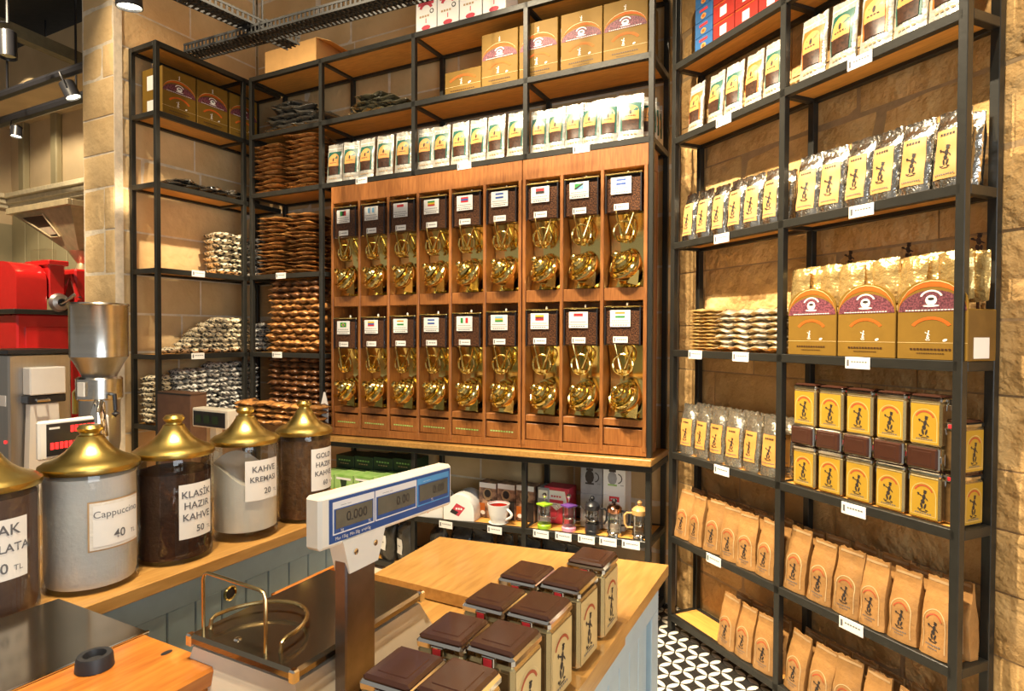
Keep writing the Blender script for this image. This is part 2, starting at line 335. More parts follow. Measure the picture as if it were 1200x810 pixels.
def inst(key, builder, fr, u, w, z, label, cat, group=None, rot=0.0, tilt=0.0, lean=0.0, sc=None):
    if key not in PROTO: PROTO[key] = builder(); o = PROTO[key]
    else: o = copy_tree(PROTO[key])
    put(o, fr, u, w, z, rot, tilt, lean, sc)
    if sc is None: o.scale = (1, 1, 1)
    return tag(o, label, cat, group)
ORD = ['first', 'second', 'third', 'fourth', 'fifth', 'sixth', 'seventh', 'eighth', 'ninth', 'tenth', 'eleventh', 'twelfth', 'thirteenth', 'fourteenth', 'fifteenth']
_txt = {}
def text(body, size, k, parent, mapf, name='lettering', bold=0.0, spacing=1.0):
    """lettering as a flat mesh, each vertex sent through mapf(x, y)"""
    cu = bpy.data.curves.new('lettering', 'FONT'); cu.body = body; cu.size = size; cu.align_x = 'CENTER'; cu.align_y = 'CENTER'; cu.offset = bold; cu.space_character = spacing; cu.resolution_u = 3
    t = bpy.data.objects.new('lettering', cu); COL.objects.link(t); bpy.context.view_layer.update()
    me = bpy.data.meshes.new_from_object(t.evaluated_get(bpy.context.evaluated_depsgraph_get()))
    bpy.data.objects.remove(t); bpy.data.curves.remove(cu)
    for v in me.vertices: v.co = mapf(v.co.x, v.co.y)
    me.materials.clear(); me.materials.append(M[k]); o = bpy.data.objects.new(name, me); COL.objects.link(o); o.parent = parent; return o

# ================================================================== SETTING
def stru(o): o['kind'] = 'structure'; return o
# floor with tiles
fl = MB(); fl.box(-9.5, 4.5, -3.5, 9.5, -0.06, -0.004, 'mortar'); fl = stru(fl.build('floor'))
tl = MB(); tl.box(0.001, 0.159, 0.001, 0.159, -0.004, 0.0, 'tile', 0.0005); tl = tl.build('floor_tile', fl)
first = True
for i in range(-4, 12):
    for j in range(-10, 2):
        o = tl if first else tl.copy()
        if not first: COL.objects.link(o)
        first = False
        p = FR.g(i*0.16, j*0.16, 0); o.location = p; o.rotation_euler = (0, 0, FR.a)
# ceilings
c = MB(); c.box(-2.6, 4.5, -3.5, 7.0, 5.8, 5.9, 'ceiling'); stru(c.build('ceiling'))

# stone walls: mortar slab + single blocks
def block_mesh(seed):
    rnd = random.Random(seed); m = MB(); nx, nz = 5, 4; xs = [0, .06, .35, .65, .94, 1]; zs = [0, .1, .5, .9, 1]
    vs = []
    for j, z in enumerate(zs):
        for i, x in enumerate(xs):
            e = i in (0, nx) or j in (0, nz)
            vs.append((x+(0 if e else rnd.uniform(-.02, .02)), (0.0045 if e else rnd.uniform(-.003, .003)), z))
    fs = [(j*(nx+1)+i, j*(nx+1)+i+1, (j+1)*(nx+1)+i+1, (j+1)*(nx+1)+i) for j in range(nz) for i in range(nx)]
    m.add(vs, fs, 'stone'); m.add([(0, .0045, 0), (1, .0045, 0), (1, .0045, 1), (0, .0045, 1), (0, .05, 0), (1, .05, 0), (1, .05, 1), (0, .05, 1)], [(0, 4, 5, 1), (1, 5, 6, 2), (2, 6, 7, 3), (3, 7, 4, 0)], 'stone')
    return m
BLK = []
for k in range(5):
    o = block_mesh(k).build('stone_block', None, 30); BLK.append(o.data); bpy.data.objects.remove(o)
BLKR = []
for me in BLK:
    m2 = me.copy(); m2.materials[0] = M['rough_stone']; BLKR.append(m2)
def stone_wall(name, fr, u0, u1, w, courses, wmin, wmax, seed, th=0.3, rough_from=None, gap=.014, mort='mortar'):
    rnd = random.Random(seed)
    s = MB(); s.box(u0, u1, 0.006, th, courses[0], courses[-1], mort); wl = stru(s.build(name)); put(wl, fr, 0, w)
    for a, b in zip(courses, courses[1:]):
        x = u0-rnd.uniform(0, wmax*0.5)
        while x < u1-0.03:
            ww = rnd.uniform(wmin, wmax); x0, x1 = max(x, u0), min(x+ww, u1)
            if u1-x1 < 0.12: x1 = u1; ww = x1-x
            if x1-x0 > 0.05:
                lst = BLKR if (rough_from is not None and x0 > rough_from-0.2) else BLK
                o = bpy.data.objects.new('stone_block', lst[rnd.randrange(5)]); COL.objects.link(o); o.parent = wl
                o.location = (x0+gap/2, rnd.uniform(-.004, .004), a+gap/2); o.scale = (x1-x0-gap, 1, b-a-gap)
            x += ww
    return wl
CB = [0, .3, .6, .9, 1.18, 1.46, 1.73, 2.0, 2.3, 2.59, 2.82, 3.07, 3.33, 3.556, 3.82, 4.1, 4.36, 4.62, 4.9, 5.2, 5.5, 5.8]
CR = [0, .28, .52, .74, .95, 1.15, 1.40, 1.65, 1.95, 2.22, 2.51, 2.78, 3.05, 3.33, 3.6, 3.9, 4.2, 4.6, 5.0, 5.4, 5.8]
wallL = stone_wall('wall_left', FL, -0.80, 0.36, 0.31, CB, .45, .8, 11, 0.36)
stone_wall('wall_back', FM, -3.446, 0.07, 0.37, CB, .5, .95, 12, 0.3)
stone_wall('wall_right', FR, -0.215, 3.6, 0.215, CR, .5, .95, 13, 0.3, rough_from=-1, gap=.007, mort='dark_mortar')
# jamb: the stone end of the left wall, seen beside the opening
FJ = Frame(*FL.g(-0.80, 0.31)[:2], -27.57)     # faces the camera along the middle rack's direction
FJ.o = FL.g(-0.80, 0.66); FJ.o.z = 0
jm = stone_wall('wall_jamb', FJ, -0.012, 0.36, -0.012, CB, .36, .5, 14, 0.06)

# back room on the left
FB = Frame(*FM.g(-7.98, 0.57)[:2], -27.57)
r_ = MB(); r_.box(-0.2, 4.3, 0, 0.12, 0, 2.9, 'panelling'); r_.box(-0.2, 4.3, 0.0, 0.12, 2.9, 4.7, 'plaster'); put(stru(r_.build('wall_far')), FB, 0, 0)
r_ = MB(); r_.box(-0.12, 0, -4.5, 0, 0, 2.9, 'panelling'); r_.box(-0.12, 0, -4.5, 0, 2.9, 4.7, 'plaster'); put(stru(r_.build('wall_side')), FB, 0, 0)
t = MB()
for i, (dz, dw) in enumerate(((0, .05), (.05, .08), (.11, .12))): t.box(0, 4.3, -dw, 0, 3.08+dz, 3.08+dz+.055, 'moulding', .006); t.box(0, dw, -4.5, -dw, 3.08+dz, 3.08+dz+.055, 'moulding', .006)
put(stru(t.build('trim_1')), FB, 0, 0)
for n, u in ((2, .32), (3, 1.02)):
    t = MB(); t.box(u, u+.12, -.07, 0, 3.24, 4.25, 'panelling', .01); put(stru(t.build('trim_%d' % n)), FB, 0, 0)
t = MB()
for i in range(14): t.box(.05+i*.3, .33+i*.3, -.014, 0, 0.1, 3.02, 'panelling', .005)
put(stru(t.build('trim_4')), FB, 0, 0)
t = MB(); t.box(0, 4.3, -0.55, 0, 4.05, 4.5, 'plaster'); put(stru(t.build('trim_5')), FB, 0, 0)
c = MB(); c.box(-2.0, 4.6, -5.5, 0.1, 4.95, 5.05, 'dark_ceiling'); put(stru(c.build('ceiling_far')), FB, 0, 0)

# ================================================================== RACKS
T = 0.03
def post(x, y, z0, z1, par): m = MB(); m.box(x-T/2, x+T/2, y-T/2, y+T/2, z0, z1, 'iron', .002); return m.build('post', par)
def level(par, xs, y0, y1, ztop, tilt=0.0, wood='shelfwood', rails=True, inset=0.0):
    """front and back rails, cross rails at xs, one board per bay; tilt is the rise per metre along x"""
    def bx(a, b, c_, d, e, f, k, bv, name):
        m = MB(); m.box(a, b, c_, d, e, f, k, bv)
        if tilt: m.v = [(x, y, z+tilt*x) for x, y, z in m.v]
        return m.build(name, par)
    x0, x1 = xs[0], xs[-1]
    bx(x0, x1, y0-T/2, y0+T/2, ztop-.035, ztop, 'iron', .002, 'front_rail'); bx(x0, x1, y1-T/2, y1+T/2, ztop-.035, ztop, 'iron', .002, 'back_rail')
    for x in xs: bx(x-T/2, x+T/2, y0+T/2, y1-T/2, ztop-.034, ztop-.001, 'iron', .002, 'cross_rail')
    for a, b in zip(xs, xs[1:]): bx(a+T/2, b-T/2, y0+T/2, y1-T/2, ztop-.018, ztop-.002, wood, 0, 'shelf_board')
# right rack
LR = [3.53, 3.035, 2.645, 2.088, 1.517, 0.968, 0.515, 0.088]
XR = [0.0, 0.725, 1.445]
rr = empty('shelf_rack'); put(rr, FR, 0, 0); tag(rr, 'tall black iron rack with wooden shelves against the stone wall beside the floor tiles', 'shelf rack')
for x in XR:
    for y in (0.015, 0.185): post(x, y, 0, 3.53, rr)
for z in LR: level(rr, XR, 0.015, 0.185, z)
# left rack
LL = [3.545, 3.085, 2.61, 2.035, 1.45, 0.97, 0.45]
rl = empty('shelf_rack'); put(rl, FL, 0, 0); tag(rl, 'narrow black iron rack in the corner beside the stone jamb, holding cream packets', 'shelf rack')
for x in (-.695, .338):
    post(x, .285, 0, 3.545, rl)
post(-.695, .015, 0, 3.545, rl); post(-.012, .015, 0, 3.545, rl)
for z in LL: level(rl, [-.695, -.012, .338], .015, .285, z)
# middle rack
XM = [-3.09, -2.371, -1.56, -.748, 0.0]
rm = empty('shelf_rack'); put(rm, FM, 0, 0); tag(rm, 'wide black iron rack over and around the brass coffee dispensers', 'shelf rack')
for x in XM:
    full = x in (XM[0], XM[1], XM[-1])
    if full: post(x, .015, 0, 3.545, rm)
    else: post(x, .015, 2.625, 3.545, rm); post(x, .015, 0, .86, rm)
    post(x, .34, 0, 3.545, rm)
for z in (3.545, 3.105, 2.66): level(rm, XM, .015, .34, z)
for z in (2.04, 1.452, 0.97, 0.45): level(rm, XM[:2], .015, .34, z)
level(rm, XM[1:], .015, .34, .478, tilt=.05); level(rm, XM[1:], .015, .34, .06)
lg = MB(); lg.box(-2.40, 0.03, -.05, .33, .895, .932, 'oak', .004); lg.box(-2.40, 0.03, -.03, .33, .86, .894, 'iron', .002); lg.v = [(x, y, z+.024*x) for x, y, z in lg.v]
lg.build('ledge', rm)

# price cards on the rails
def card():
    m = MB(); m.box(-.05, .05, -.003, .001, -.022, .022, 'white', .0008); m.box(-.043, -.034, -.0036, -.003, -.012, .012, 'greyink'); m.dashes(-.025, .042, .002, .005, 6, lambda x, z: -.003, 'greyink', .0006); return m.build('price_card')
def pc(fr, u, w, z, where): inst('card', card, fr, u, w, z, 'white price card '+where, 'price card', 'price cards on the rails')
for u, z, s in ((.381, 2.62, 'under the white pouches of the narrow far bay, tall rack'), (1.088, 2.618, 'under the large white pouches at the top of the tall rack'), (1.103, 2.061, 'under the large silver bags of the tall rack'), (.375, 2.061, 'under the small silver bags of the tall rack'),
                (.195, 1.497, 'under the gold sachets of the tall rack'), (.506, 1.497, 'under the silver sachet pile of the tall rack'), (1.097, 1.495, 'under the open brown display boxes'), (.391, .946, 'under the smoky bags with orange labels'), (1.089, .94, 'under the yellow tins'), (.343, .497, 'under the upper row of six kraft bags, far bay'), (1.086, .497, 'under the upper row of six kraft bags, near bay')):
    pc(FR, u, -.003, z, s)
for u, z, s in ((-1.989, 2.640, 'under the first five teal pouches from the corner'), (-1.165, 2.640, 'under the middle teal pouches above the dispensers'), (-.392, 2.640, 'under the teal pouches nearest the tall rack'), (-2.763, 2.024, 'under the brown bag stacks in the corner'), (-2.805, 1.436, 'under the brown packets in the corner'),
                (-1.298, .382, 'under the white filter packs'), (-.942, .402, 'under the red-lined cup'), (-.631, .425, 'under the lime green press'), (-.489, .432, 'under the pink press'), (-.349, .438, 'under the black press'), (-.221, .445, 'under the copper press'), (-.091, .45, 'under the wooden-lidded press')):
    pc(FM, u, -.003, z, s)
pc(FL, -.41, -.003, 2.018, 'under the stack of cream bags on the corner rack'); pc(FL, -.417, -.003, 1.433, 'under the heap of cream packets on the corner rack')

# ================================================================== GOODS: bags, tins, boxes
def bag_shape(w, h, d, kind, seed):
    rnd = random.Random(seed); ph = [rnd.uniform(0, 6.28) for _ in range(4)]
    def prof(t):
        if kind == 'kraft': return 1.0 if t < .5 else max(.10, 1-(t-.5)/.42*.9)
        if kind == 'brick': return min(1, .85+t) if t < .72 else max(.10, 1-(t-.72)/.2*.9)
        return (.75+.5*t if t < .5 else 1.0) if t < .62 else max(.07, 1-(t-.62)/.26*.93)
    def hw(t): return w/2*(1-(.05*t if kind == 'kraft' else .02*t))
    def dep(x, z):
        t = min(1, max(0, z/h)); s = min(1, abs(x)/hw(t))
        side = (1-.35*s**4) if kind == 'kraft' else ((1-.55*s**3) if kind == 'brick' else (1-.8*s**2.5))
        wr = .0016*math.sin(x*90+z*40+ph[0])+.0014*math.sin(z*70-x*35+ph[1])
        if t > .78: wr += .003*(t-.78)/.22*math.sin(x*130+ph[2])
        return max(.0025, d/2*prof(t)*side+wr*(.5+prof(t)*.5))
    return dep, hw
def bag_base(w, h, d, kind, seed, k, name='pouch_body'):
    dep, hw = bag_shape(w, h, d, kind, seed); rnd = random.Random(seed+5)
    m = MB(); NX, NZ = 8, 12; top = [rnd.uniform(-.004, .004) for _ in range(NX+1)]
    zs = [h*j/NZ for j in range(NZ+1)]; vs = []
    for sg in (-1, 1):
        for j, z in enumerate(zs):
            for i in range(NX+1):
                x = hw(z/h)*(2*i/NX-1); zz = z+(top[i] if j == NZ else 0); vs.append((x, sg*dep(x, z), zz))
    n = (NX+1)*(NZ+1); g = lambda s, j, i: s*n+j*(NX+1)+i; fs = []
    for j in range(NZ):
        for i in range(NX): fs += [(g(0, j, i), g(0, j, i+1), g(0, j+1, i+1), g(0, j+1, i)), (g(1, j, i+1), g(1, j, i), g(1, j+1, i), g(1, j+1, i+1))]
        fs += [(g(1, j, 0), g(0, j, 0), g(0, j+1, 0), g(1, j+1, 0)), (g(0, j, NX), g(1, j, NX), g(1, j+1, NX), g(0, j+1, NX))]
    for i in range(NX): fs += [(g(1, 0, i), g(1, 0, i+1), g(0, 0, i+1), g(0, 0, i)), (g(0, NZ, i), g(0, NZ, i+1), g(1, NZ, i+1), g(1, NZ, i))]
    m.add(vs, fs, k); return m, (lambda x, z: -dep(x, z))
def kraft(seed, w=.108, h=.255):
    def b():
        r = empty('kraft_bag'); m, fn = bag_base(w, h, .068, 'kraft', seed, 'kraft'); m.build('paper_body', r, 50)
        p = MB(); W_, c = w*.36, .115
        p.arc(0, c, W_-.003, W_, 0, 180, fn, 'kraftline', .0014, 12); p.rect(-W_, -W_+.003, .02, c, fn, 'kraftline', .0014, 1, 4); p.rect(W_-.003, W_, .02, c, fn, 'kraftline', .0014, 1, 4)
        p.arc(0, c-.006, W_*.66, W_*.78, 20, 160, fn, 'redink', .0014, 9); p.emblem(0, .080, .074, fn, 'ink'); p.dashes(-W_*.7, W_*.7, .036, .004, 7, fn, 'greyink'); p.dashes(-W_*.45, W_*.45, .026, .003, 5, fn, 'greyink')
        p.build('print', r); f = MB(); f.rect(-w*.43, w*.43, h*.93, h*.965, lambda x, z: fn(x, z), 'palebrown', .0015, 6, 1); f.build('top_fold', r); return r
    return b
def silver(seed, k='silver', lab='tanlabel', w=.112, h=.25, name='foil_bag', lw=.74, lz=(.028, .195)):
    def b():
        r = empty(name); m, fn = bag_base(w, h, .058, 'brick', seed, k); m.build('foil_body', r, 60)
        p = MB(); W_ = w*lw/2; p.rect(-W_, W_, lz[0], lz[1], fn, lab, .0022, 4, 8); zc = (lz[0]+lz[1])/2
        p.emblem(0, zc-.012, (lz[1]-lz[0])*.52, fn, 'ink', .0032); p.dashes(-W_*.6, W_*.6, lz[1]-.022, .008, 5, fn, 'ink', .0032); p.dashes(-W_*.8, W_*.8, lz[0]+.012, .004, 9, fn, 'greyink', .0032)
        p.build('label', r); return r
    return b
def pouch(seed, col, w=.112, h=.252):
    def b():
        r = empty('white_pouch'); m, fn = bag_base(w, h, .042, 'pouch', seed, 'pouch'); m.build('pouch_body', r, 60)
        p = MB(); W_ = w*.40; z0, z1, z2 = .055, .12, .205
        p.rect(-W_, W_, z0, z2, fn, col, .002, 4, 6)
        p.rect(-W_*.82, W_*.82, z1-.02, z1+.035, fn, 'peach', .0028, 4, 3); p.arc(0, z1+.035, 0, W_*.82, 0, 180, fn, 'peach', .0028, 10)
        p.rect(-W_*.82, W_*.82, z0, z1-.01, fn, 'beanprint', .0034, 4, 3); p.ell(0, z1+.03, .006, .013, fn, 'ink', .004)
        p.dashes(-W_*.5, W_*.5, z1+.008, .004, 4, fn, 'ink', .004); p.dashes(-W_*.7, W_*.7, .028, .006, 4, fn, 'palebrown', .0026)
        p.build('print', r); s = MB(); s.rect(-w*.46, w*.46, h*.885, h*.90, fn, 'white', .0018, 6, 1); s.build('seal_strip', r); return r
    return b
def tin(w=.108, d=.078, h=.175, lab='tinlabel', tall=True):
    def b():
        r = empty('coffee_tin'); m = MB(); hb = h-.022
        m.box(-w/2, w/2, -d/2, d/2, 0, hb, 'tin', .007); m.build('tin_body', r)
        l = MB(); l.box(-w/2-.001, w/2+.001, -d/2-.001, d/2+.001, hb-.003, h-.007, 'chrome', .005); l.build('rim', r)
        l = MB(); l.box(-w/2+.002, w/2-.002, -d/2+.002, d/2-.002, h-.010, h, 'lidbrown', .006); l.box(-w*.30, w*.30, -d*.30, d*.30, h-.001, h+.0012, 'lidbrown', .001); l.build('lid', r)
        p = MB(); fn = lambda x, z: -d/2; W_ = w*.44
        p.rect(-W_, W_, .008, hb-.010, fn, lab, .0008); p.rect(-W_*.88, W_*.88, .016, .0175, fn, 'goldline', .0014); p.arc(0, .085, W_*.88-.0018, W_*.88, 0, 180, fn, 'goldline', .0014, 12)
        for sx in (-1, 1): p.rect(sx*W_*.87-.001, sx*W_*.87+.001, .016, .085, fn, 'goldline', .0014)
        p.arc(0, .086, W_*.62, W_*.74, 25, 155, fn, 'redink', .0014, 9); p.emblem(0, .064, .084, fn, 'ink', .0014); p.dashes(-W_*.6, W_*.6, .021, .004, 7, fn, 'greyink', .0014); p.build('print', r)
        q = MB()
        for sx in (-1, 1): q.box(sx*w/2-(.0012 if sx < 0 else 0), sx*w/2+(.0012 if sx > 0 else 0), -d*.40, d*.40, .010, hb-.012, 'tinside')
        q.build('side_print', r)
        for sx in (-1, 1):
            c = MB(); c.tube([(sx*(w/2+.003), -.016, hb-.028), (sx*(w/2+.005), -.018, hb-.008), (sx*(w/2+.005), .018, hb-.008), (sx*(w/2+.003), .016, hb-.028)], .0016, 'chrome', 6); c.box(sx*(w/2+.003)-.003, sx*(w/2+.003)+.003, -.012, .012, hb-.006, hb+.010, 'chrome', .001)
            c.build('clasp', r)
        s = MB(); s.box(-w/2-.0065, -w/2-.0055, -.008, .008, hb-.006, hb+.007, 'flagred', 0); s.build('red_seal', r); return r
    return b
def arch_box(w, h, d, openfront=False, name='display_box'):
    """olive brown board box printed with an orange arch over purple beans"""
    def b():
        r = empty(name); fn = lambda x, z: -d/2; m = MB(); hl = h*.62 if openfront else h; W_ = w/2
        if openfront:
            m.box(-W_, W_, -d/2, d/2, 0, hl, 'boxbrown', .002)
            poly = [(-W_, hl)]+[(-W_*math.cos(PI*i/12), hl+.02+(h-hl-.02)*math.sin(PI*i/12)) for i in range(13)]+[(W_, hl)]
            m.prism(poly, -d/2, -d/2+.004, 'boxbrown', 'y')
        else: m.box(-W_, W_, -d/2, d/2, 0, h, 'boxbrown', .002)
        fixn(m.build('box_body', r))
        p = MB(); zb = h*.60 if openfront else h*.52; top = h-.004 if openfront else h*.80; rz = (top-zb)
        def band(f0, f1, k, off): 
            pts = [i/12*180 for i in range(13)]; vs = [(W_*.97*math.cos(R(a)), zb+f*rz*math.sin(R(a))) for a in pts for f in (f0, f1)]
            p.add([(x, fn(x, z)-off, z) for x, z in vs], [(2*i, 2*i+1, 2*i+3, 2*i+2) for i in range(12)], k)
        band(.97, 1.0, 'goldline', .0008); band(.80, .95, 'orangeband', .0008)
        p.poly([(W_*.97*math.cos(PI*i/12), zb+.68*rz*math.sin(PI*i/12)) for i in range(13)], fn, 'purplebeans', .001)
        p.ell(0, zb+rz*.36, w*.085, rz*.17, fn, 'white', .0016, 10); p.arc(0, zb+rz*.40, rz*.24, rz*.29, 20, 160, fn, 'white', .0016, 8, 1.3); p.ell(0, zb+rz*.40, w*.05, rz*.05, fn, 'ink', .002, 8); p.ell(0, zb+rz*.18, w*.12, rz*.035, fn, 'white', .0016, 10)
        p.dashes(-W_*.75, W_*.75, zb+.003, .003, 16, fn, 'white')
        p.arc(0, zb-h*.30, h*.20, h*.235, 35, 145, fn, 'orangeband', .001, 9, 1.25); p.emblem(-w*.04, h*.30, h*.14, fn, 'white', .001); p.ell(w*.2, h*.245, w*.035, h*.016, fn, 'white', .001, 8, 20)
        p.rect(-W_, W_, h*.21, h*.215, fn, 'goldline', .0008); p.dashes(-W_*.6, W_*.6, h*.12, .006, 12, fn, 'beanprint'); p.dashes(-W_*.4, W_*.4, h*.075, .003, 12, fn, 'beanprint')
        if not openfront: p.emblem(0, h*.86, h*.1, fn, 'white', .001)
        p.build('print', r)
        for sx in (-1, 1):
            q = MB()
            if openfront: q.box(sx*W_-.0003, sx*W_+.0003, -d/2+.006, d/2-.006, .004, hl-.004, 'boxside')  # thin sheet carrying the painted shade of the box side
            if openfront: q.build('shaded_side', r)
        for z0, z1 in ((h*.06, h*.34), (h*.55, h*.85)) if not openfront else ((h*.03, h*.28), (h*.62, h*.90)):
            for sx in (-1, 1):
                if openfront and z1 > hl and sx < 0: continue
                s = MB(); x = sx*(W_+.0004); zz1 = min(z1, hl-.005)
                if zz1-z0 > .02: s.box(min(x, x+sx*.0008), max(x, x+sx*.0008), -d*.3, d*.25, z0, zz1, 'white'); s.build('side_label', r)
        return r
    return b
def nth(i): return ORD[i]

# ---- right rack
TALL = 'of the tall rack'
pc_cols = ['orangeprint', 'teal', 'teal', 'orangeprint', 'teal']; nm = {'orangeprint': 'orange', 'teal': 'teal'}
for i, (u, k) in enumerate(zip((.122, .268, .39, .515, .635), pc_cols)):
    inst('po%s%d' % (k, i % 2), pouch(i % 2, k), FR, u, .045, LR[2], 'white pouch with %s print, %s from left in the far bay of the tall rack' % (nm[k], nth(i)), 'coffee pouch', 'white pouches on the tall rack', rot=R(random.uniform(-6, 6)), tilt=R(-4))
for i, (u, k) in enumerate(zip((.838, .975, 1.115, 1.243, 1.372), ['orangeprint', 'teal', 'orangeprint', 'teal', 'orangeprint'])):
    inst('po%s%d' % (k, i % 2), pouch(i % 2, k), FR, u, .045, LR[2], 'large white pouch with %s print, %s from left in the near bay' % (nm[k], nth(i)), 'coffee pouch', 'white pouches on the tall rack', rot=R(random.uniform(-6, 6)), tilt=R(-4), sc=(1.12, 1, 1.06))
for row in (0, 1):
    for i in range(6):
        u = .09+i*.109+random.uniform(-.004, .004)
        inst('si%d' % (i % 3), silver(i % 3, w=.102), FR, u, .045+row*.075, LR[3], 'small silver bag with tan label, %s from left, %s row, far bay' % (nth(i), 'front' if row == 0 else 'rear'), 'coffee bag', 'small silver bags', rot=R(random.uniform(-5, 5)), tilt=R(-5))
        u = .825+i*.112+random.uniform(-.004, .004)
        inst('sb%d' % (i % 3), silver(10+i % 3, w=.11, h=.262), FR, u, .045+row*.075, LR[3], 'large silver bag with tan label, %s from left, %s row, near bay' % (nth(i), 'front' if row == 0 else 'rear'), 'coffee bag', 'large silver bags', rot=R(random.uniform(-5, 5)), tilt=R(-6))
for i in range(6):
    u = .083+i*.112
    inst('cl%d' % (i % 3), silver(20+i % 3, 'clearfoil', 'orangelabel', .10, .262, 'smoky_bag', .76, (.045, .185)), FR, u, .05, LR[5], 'smoky clear bag with orange label, %s from the left beside the yellow tins' % nth(i), 'coffee bag', 'smoky bags beside the yellow tins', rot=R(random.uniform(-6, 6)), tilt=R(-4), lean=R(random.uniform(-2, 2)))
    inst('cl%d' % (i % 3), None, FR, u+.01, .13, LR[5], 'smoky clear bag standing behind the %s front bag beside the yellow tins' % nth(i), 'coffee bag', 'smoky bags beside the yellow tins', rot=R(random.uniform(-6, 6)), tilt=R(-3))
for lev, zt, rowname in ((6, LR[6], 'upper'), (7, LR[7], 'lowest')):
    for row in (0, 1):
        for bay in (0, 1):
            n = 6 if not (lev == 7 and bay == 0) else 3
            for i in range(n):
                u = (.065+i*.1145) if bay == 0 else (.80+i*.1165)
                if lev == 7 and bay == 0: u = .395+i*.118
                if lev == 7 and bay == 1: u = .80+i*.118
                inst('kr%d' % ((i+bay) % 4), kraft((i+bay) % 4), FR, u+random.uniform(-.004, .004)+(0.012 if row else 0), .045+row*.077, zt, 'brown kraft bag, %s from left, %s row, %s kraft shelf, %s bay' % (nth(i), 'front' if row == 0 else 'rear', rowname, 'far' if bay == 0 else 'near'), 'kraft bag', 'kraft coffee bags on the tall rack', rot=R(random.uniform(-7, 7)), tilt=R(random.uniform(-7, -3) if row == 0 else -1), lean=R(random.uniform(-2.5, 2.5)), sc=(1, 1, random.uniform(.97, 1.03)*(1 if lev == 6 else .95)))
for i in range(5):
    u = .835+i*.1235
    tb = tin()
    inst('tin', tb, FR, u, .065, LR[5], 'yellow coffee tin, %s from the left in the bottom layer on the tall rack' % nth(i), 'coffee tin', 'yellow tins on the tall rack')
    inst('tin', tb, FR, u, .185, LR[5]+.175+.039, 'tin lying with its brown lid outward, %s from left on the tall rack' % nth(i), 'coffee tin', 'yellow tins on the tall rack', tilt=R(90))
    inst('tin', tb, FR, u, .065, LR[5]+.175+.079, 'yellow coffee tin, %s from the left in the top layer on the tall rack' % nth(i), 'coffee tin', 'yellow tins on the tall rack')
for j in range(2):
    inst('tin', None, FR, 1.402, .105, LR[5]+.1752*j, 'coffee tin turned sideways at the near end of the tall rack, %s' % ('lower' if j == 0 else 'upper'), 'coffee tin', 'yellow tins on the tall rack', rot=R(90))
# open display boxes with gold sachets
def sachet(k, w, h, d, seed, nx=6, nz=5, name='sachet'):
    def b():
        rnd = random.Random(seed); m = MB(); vs = []; ph = rnd.uniform(0, 6)
        for sg in (-1, 1):
            for j in range(nz+1):
                for i in range(nx+1):
                    a, c = 2*i/nx-1, 2*j/nz-1; t = max(0, (1-abs(a)**(7 if name == 'brown_bag' else 4))*(1-abs(c)**(6 if name == 'brown_bag' else 3.4))); z = sg*(d/2*t**.6+.0008)+(rnd.uniform(-.16, .16)*d*(1.6 if name == 'brown_bag' else 1) if t else 0)+.10*d*math.sin(a*4+ph)
                    vs.append((a*w/2*(1-.05*c*c), c*h/2*(1-.05*a*a), z+d*.62))
        n = (nx+1)*(nz+1); g = lambda s, j, i: s*n+j*(nx+1)+i; fs = []
        for j in range(nz):
            for i in range(nx): fs += [(g(0, j, i+1), g(0, j, i), g(0, j+1, i), g(0, j+1, i+1)), (g(1, j, i), g(1, j, i+1), g(1, j+1, i+1), g(1, j+1, i))]
            fs += [(g(0, j, 0), g(1, j, 0), g(1, j+1, 0), g(0, j+1, 0)), (g(1, j, nx), g(0, j, nx), g(0, j+1, nx), g(1, j+1, nx))]
        for i in range(nx): fs += [(g(1, 0, i), g(0, 0, i), g(0, 0, i+1), g(1, 0, i+1)), (g(0, nz, i), g(1, nz, i), g(1, nz, i+1), g(0, nz, i+1))]
        m.add(vs, fs, k); return m.build(name, None, 70)
    return b
for i in range(3):
    u = .878+i*.238
    inst('obox', arch_box(.231, .272, .15, True), FR, u, .085, LR[4], 'open brown display box of gold bags with an arched front, %s from the left' % nth(i), 'display box', 'open display boxes on the tall rack')
    for j in range(5):
        inst('gs%d' % (j % 3), sachet('goldfoil', .105, .17, .02, 60+j % 3, 7, 7, 'gold_sachet'), FR, u-.085+j*.043, .055+.022*(j % 3)+.02*(j // 3), LR[4]+.275+(.006*(j % 2)), 'gold foil sachet standing in the %s open display box, %s along' % (nth(i), nth(j)), 'sachet', 'gold sachets in the open display box number '+nth(i), tilt=R(84+random.uniform(-4, 4)), rot=R(random.uniform(-9, 9)), lean=R(random.uniform(-7, 7)))
    # small standee figure behind
    def fig():
        m = MB(); h = .075
        for x, z, rx, rz, ro in ((.03, .36, .085, .095, 0), (.03, .46, .12, .035, -8), (0, .13, .085, .17, 8), (-.05, -.15, .075, .14, 12), (.09, -.2, .05, .15, -14), (-.15, .2, .12, .032, -20), (-.27, .27, .06, .05, 0), (.15, .07, .11, .03, -35), (0, -.4, .16, .04, 0)):
            c_, s_ = math.cos(R(ro)), math.sin(R(ro)); m.prism([((x*h+rx*h*math.cos(2*PI*q/8)*c_-rz*h*math.sin(2*PI*q/8)*s_), .41*h+z*h+rx*h*math.cos(2*PI*q/8)*s_+rz*h*math.sin(2*PI*q/8)*c_) for q in range(8)], -.003, .003, 'beanprint', 'y')
        m.box(-.004, .004, -.002, .002, -.36, .01, 'beanprint'); return fixn(m.build('cutout_figure'))
    inst('fig', fig, FR, .93+i*.24, .164, LR[4]+.36, 'small dark cut-out figure with a cup above the %s open display box' % nth(i), 'cut-out figure', 'cut-out figures above the open boxes')
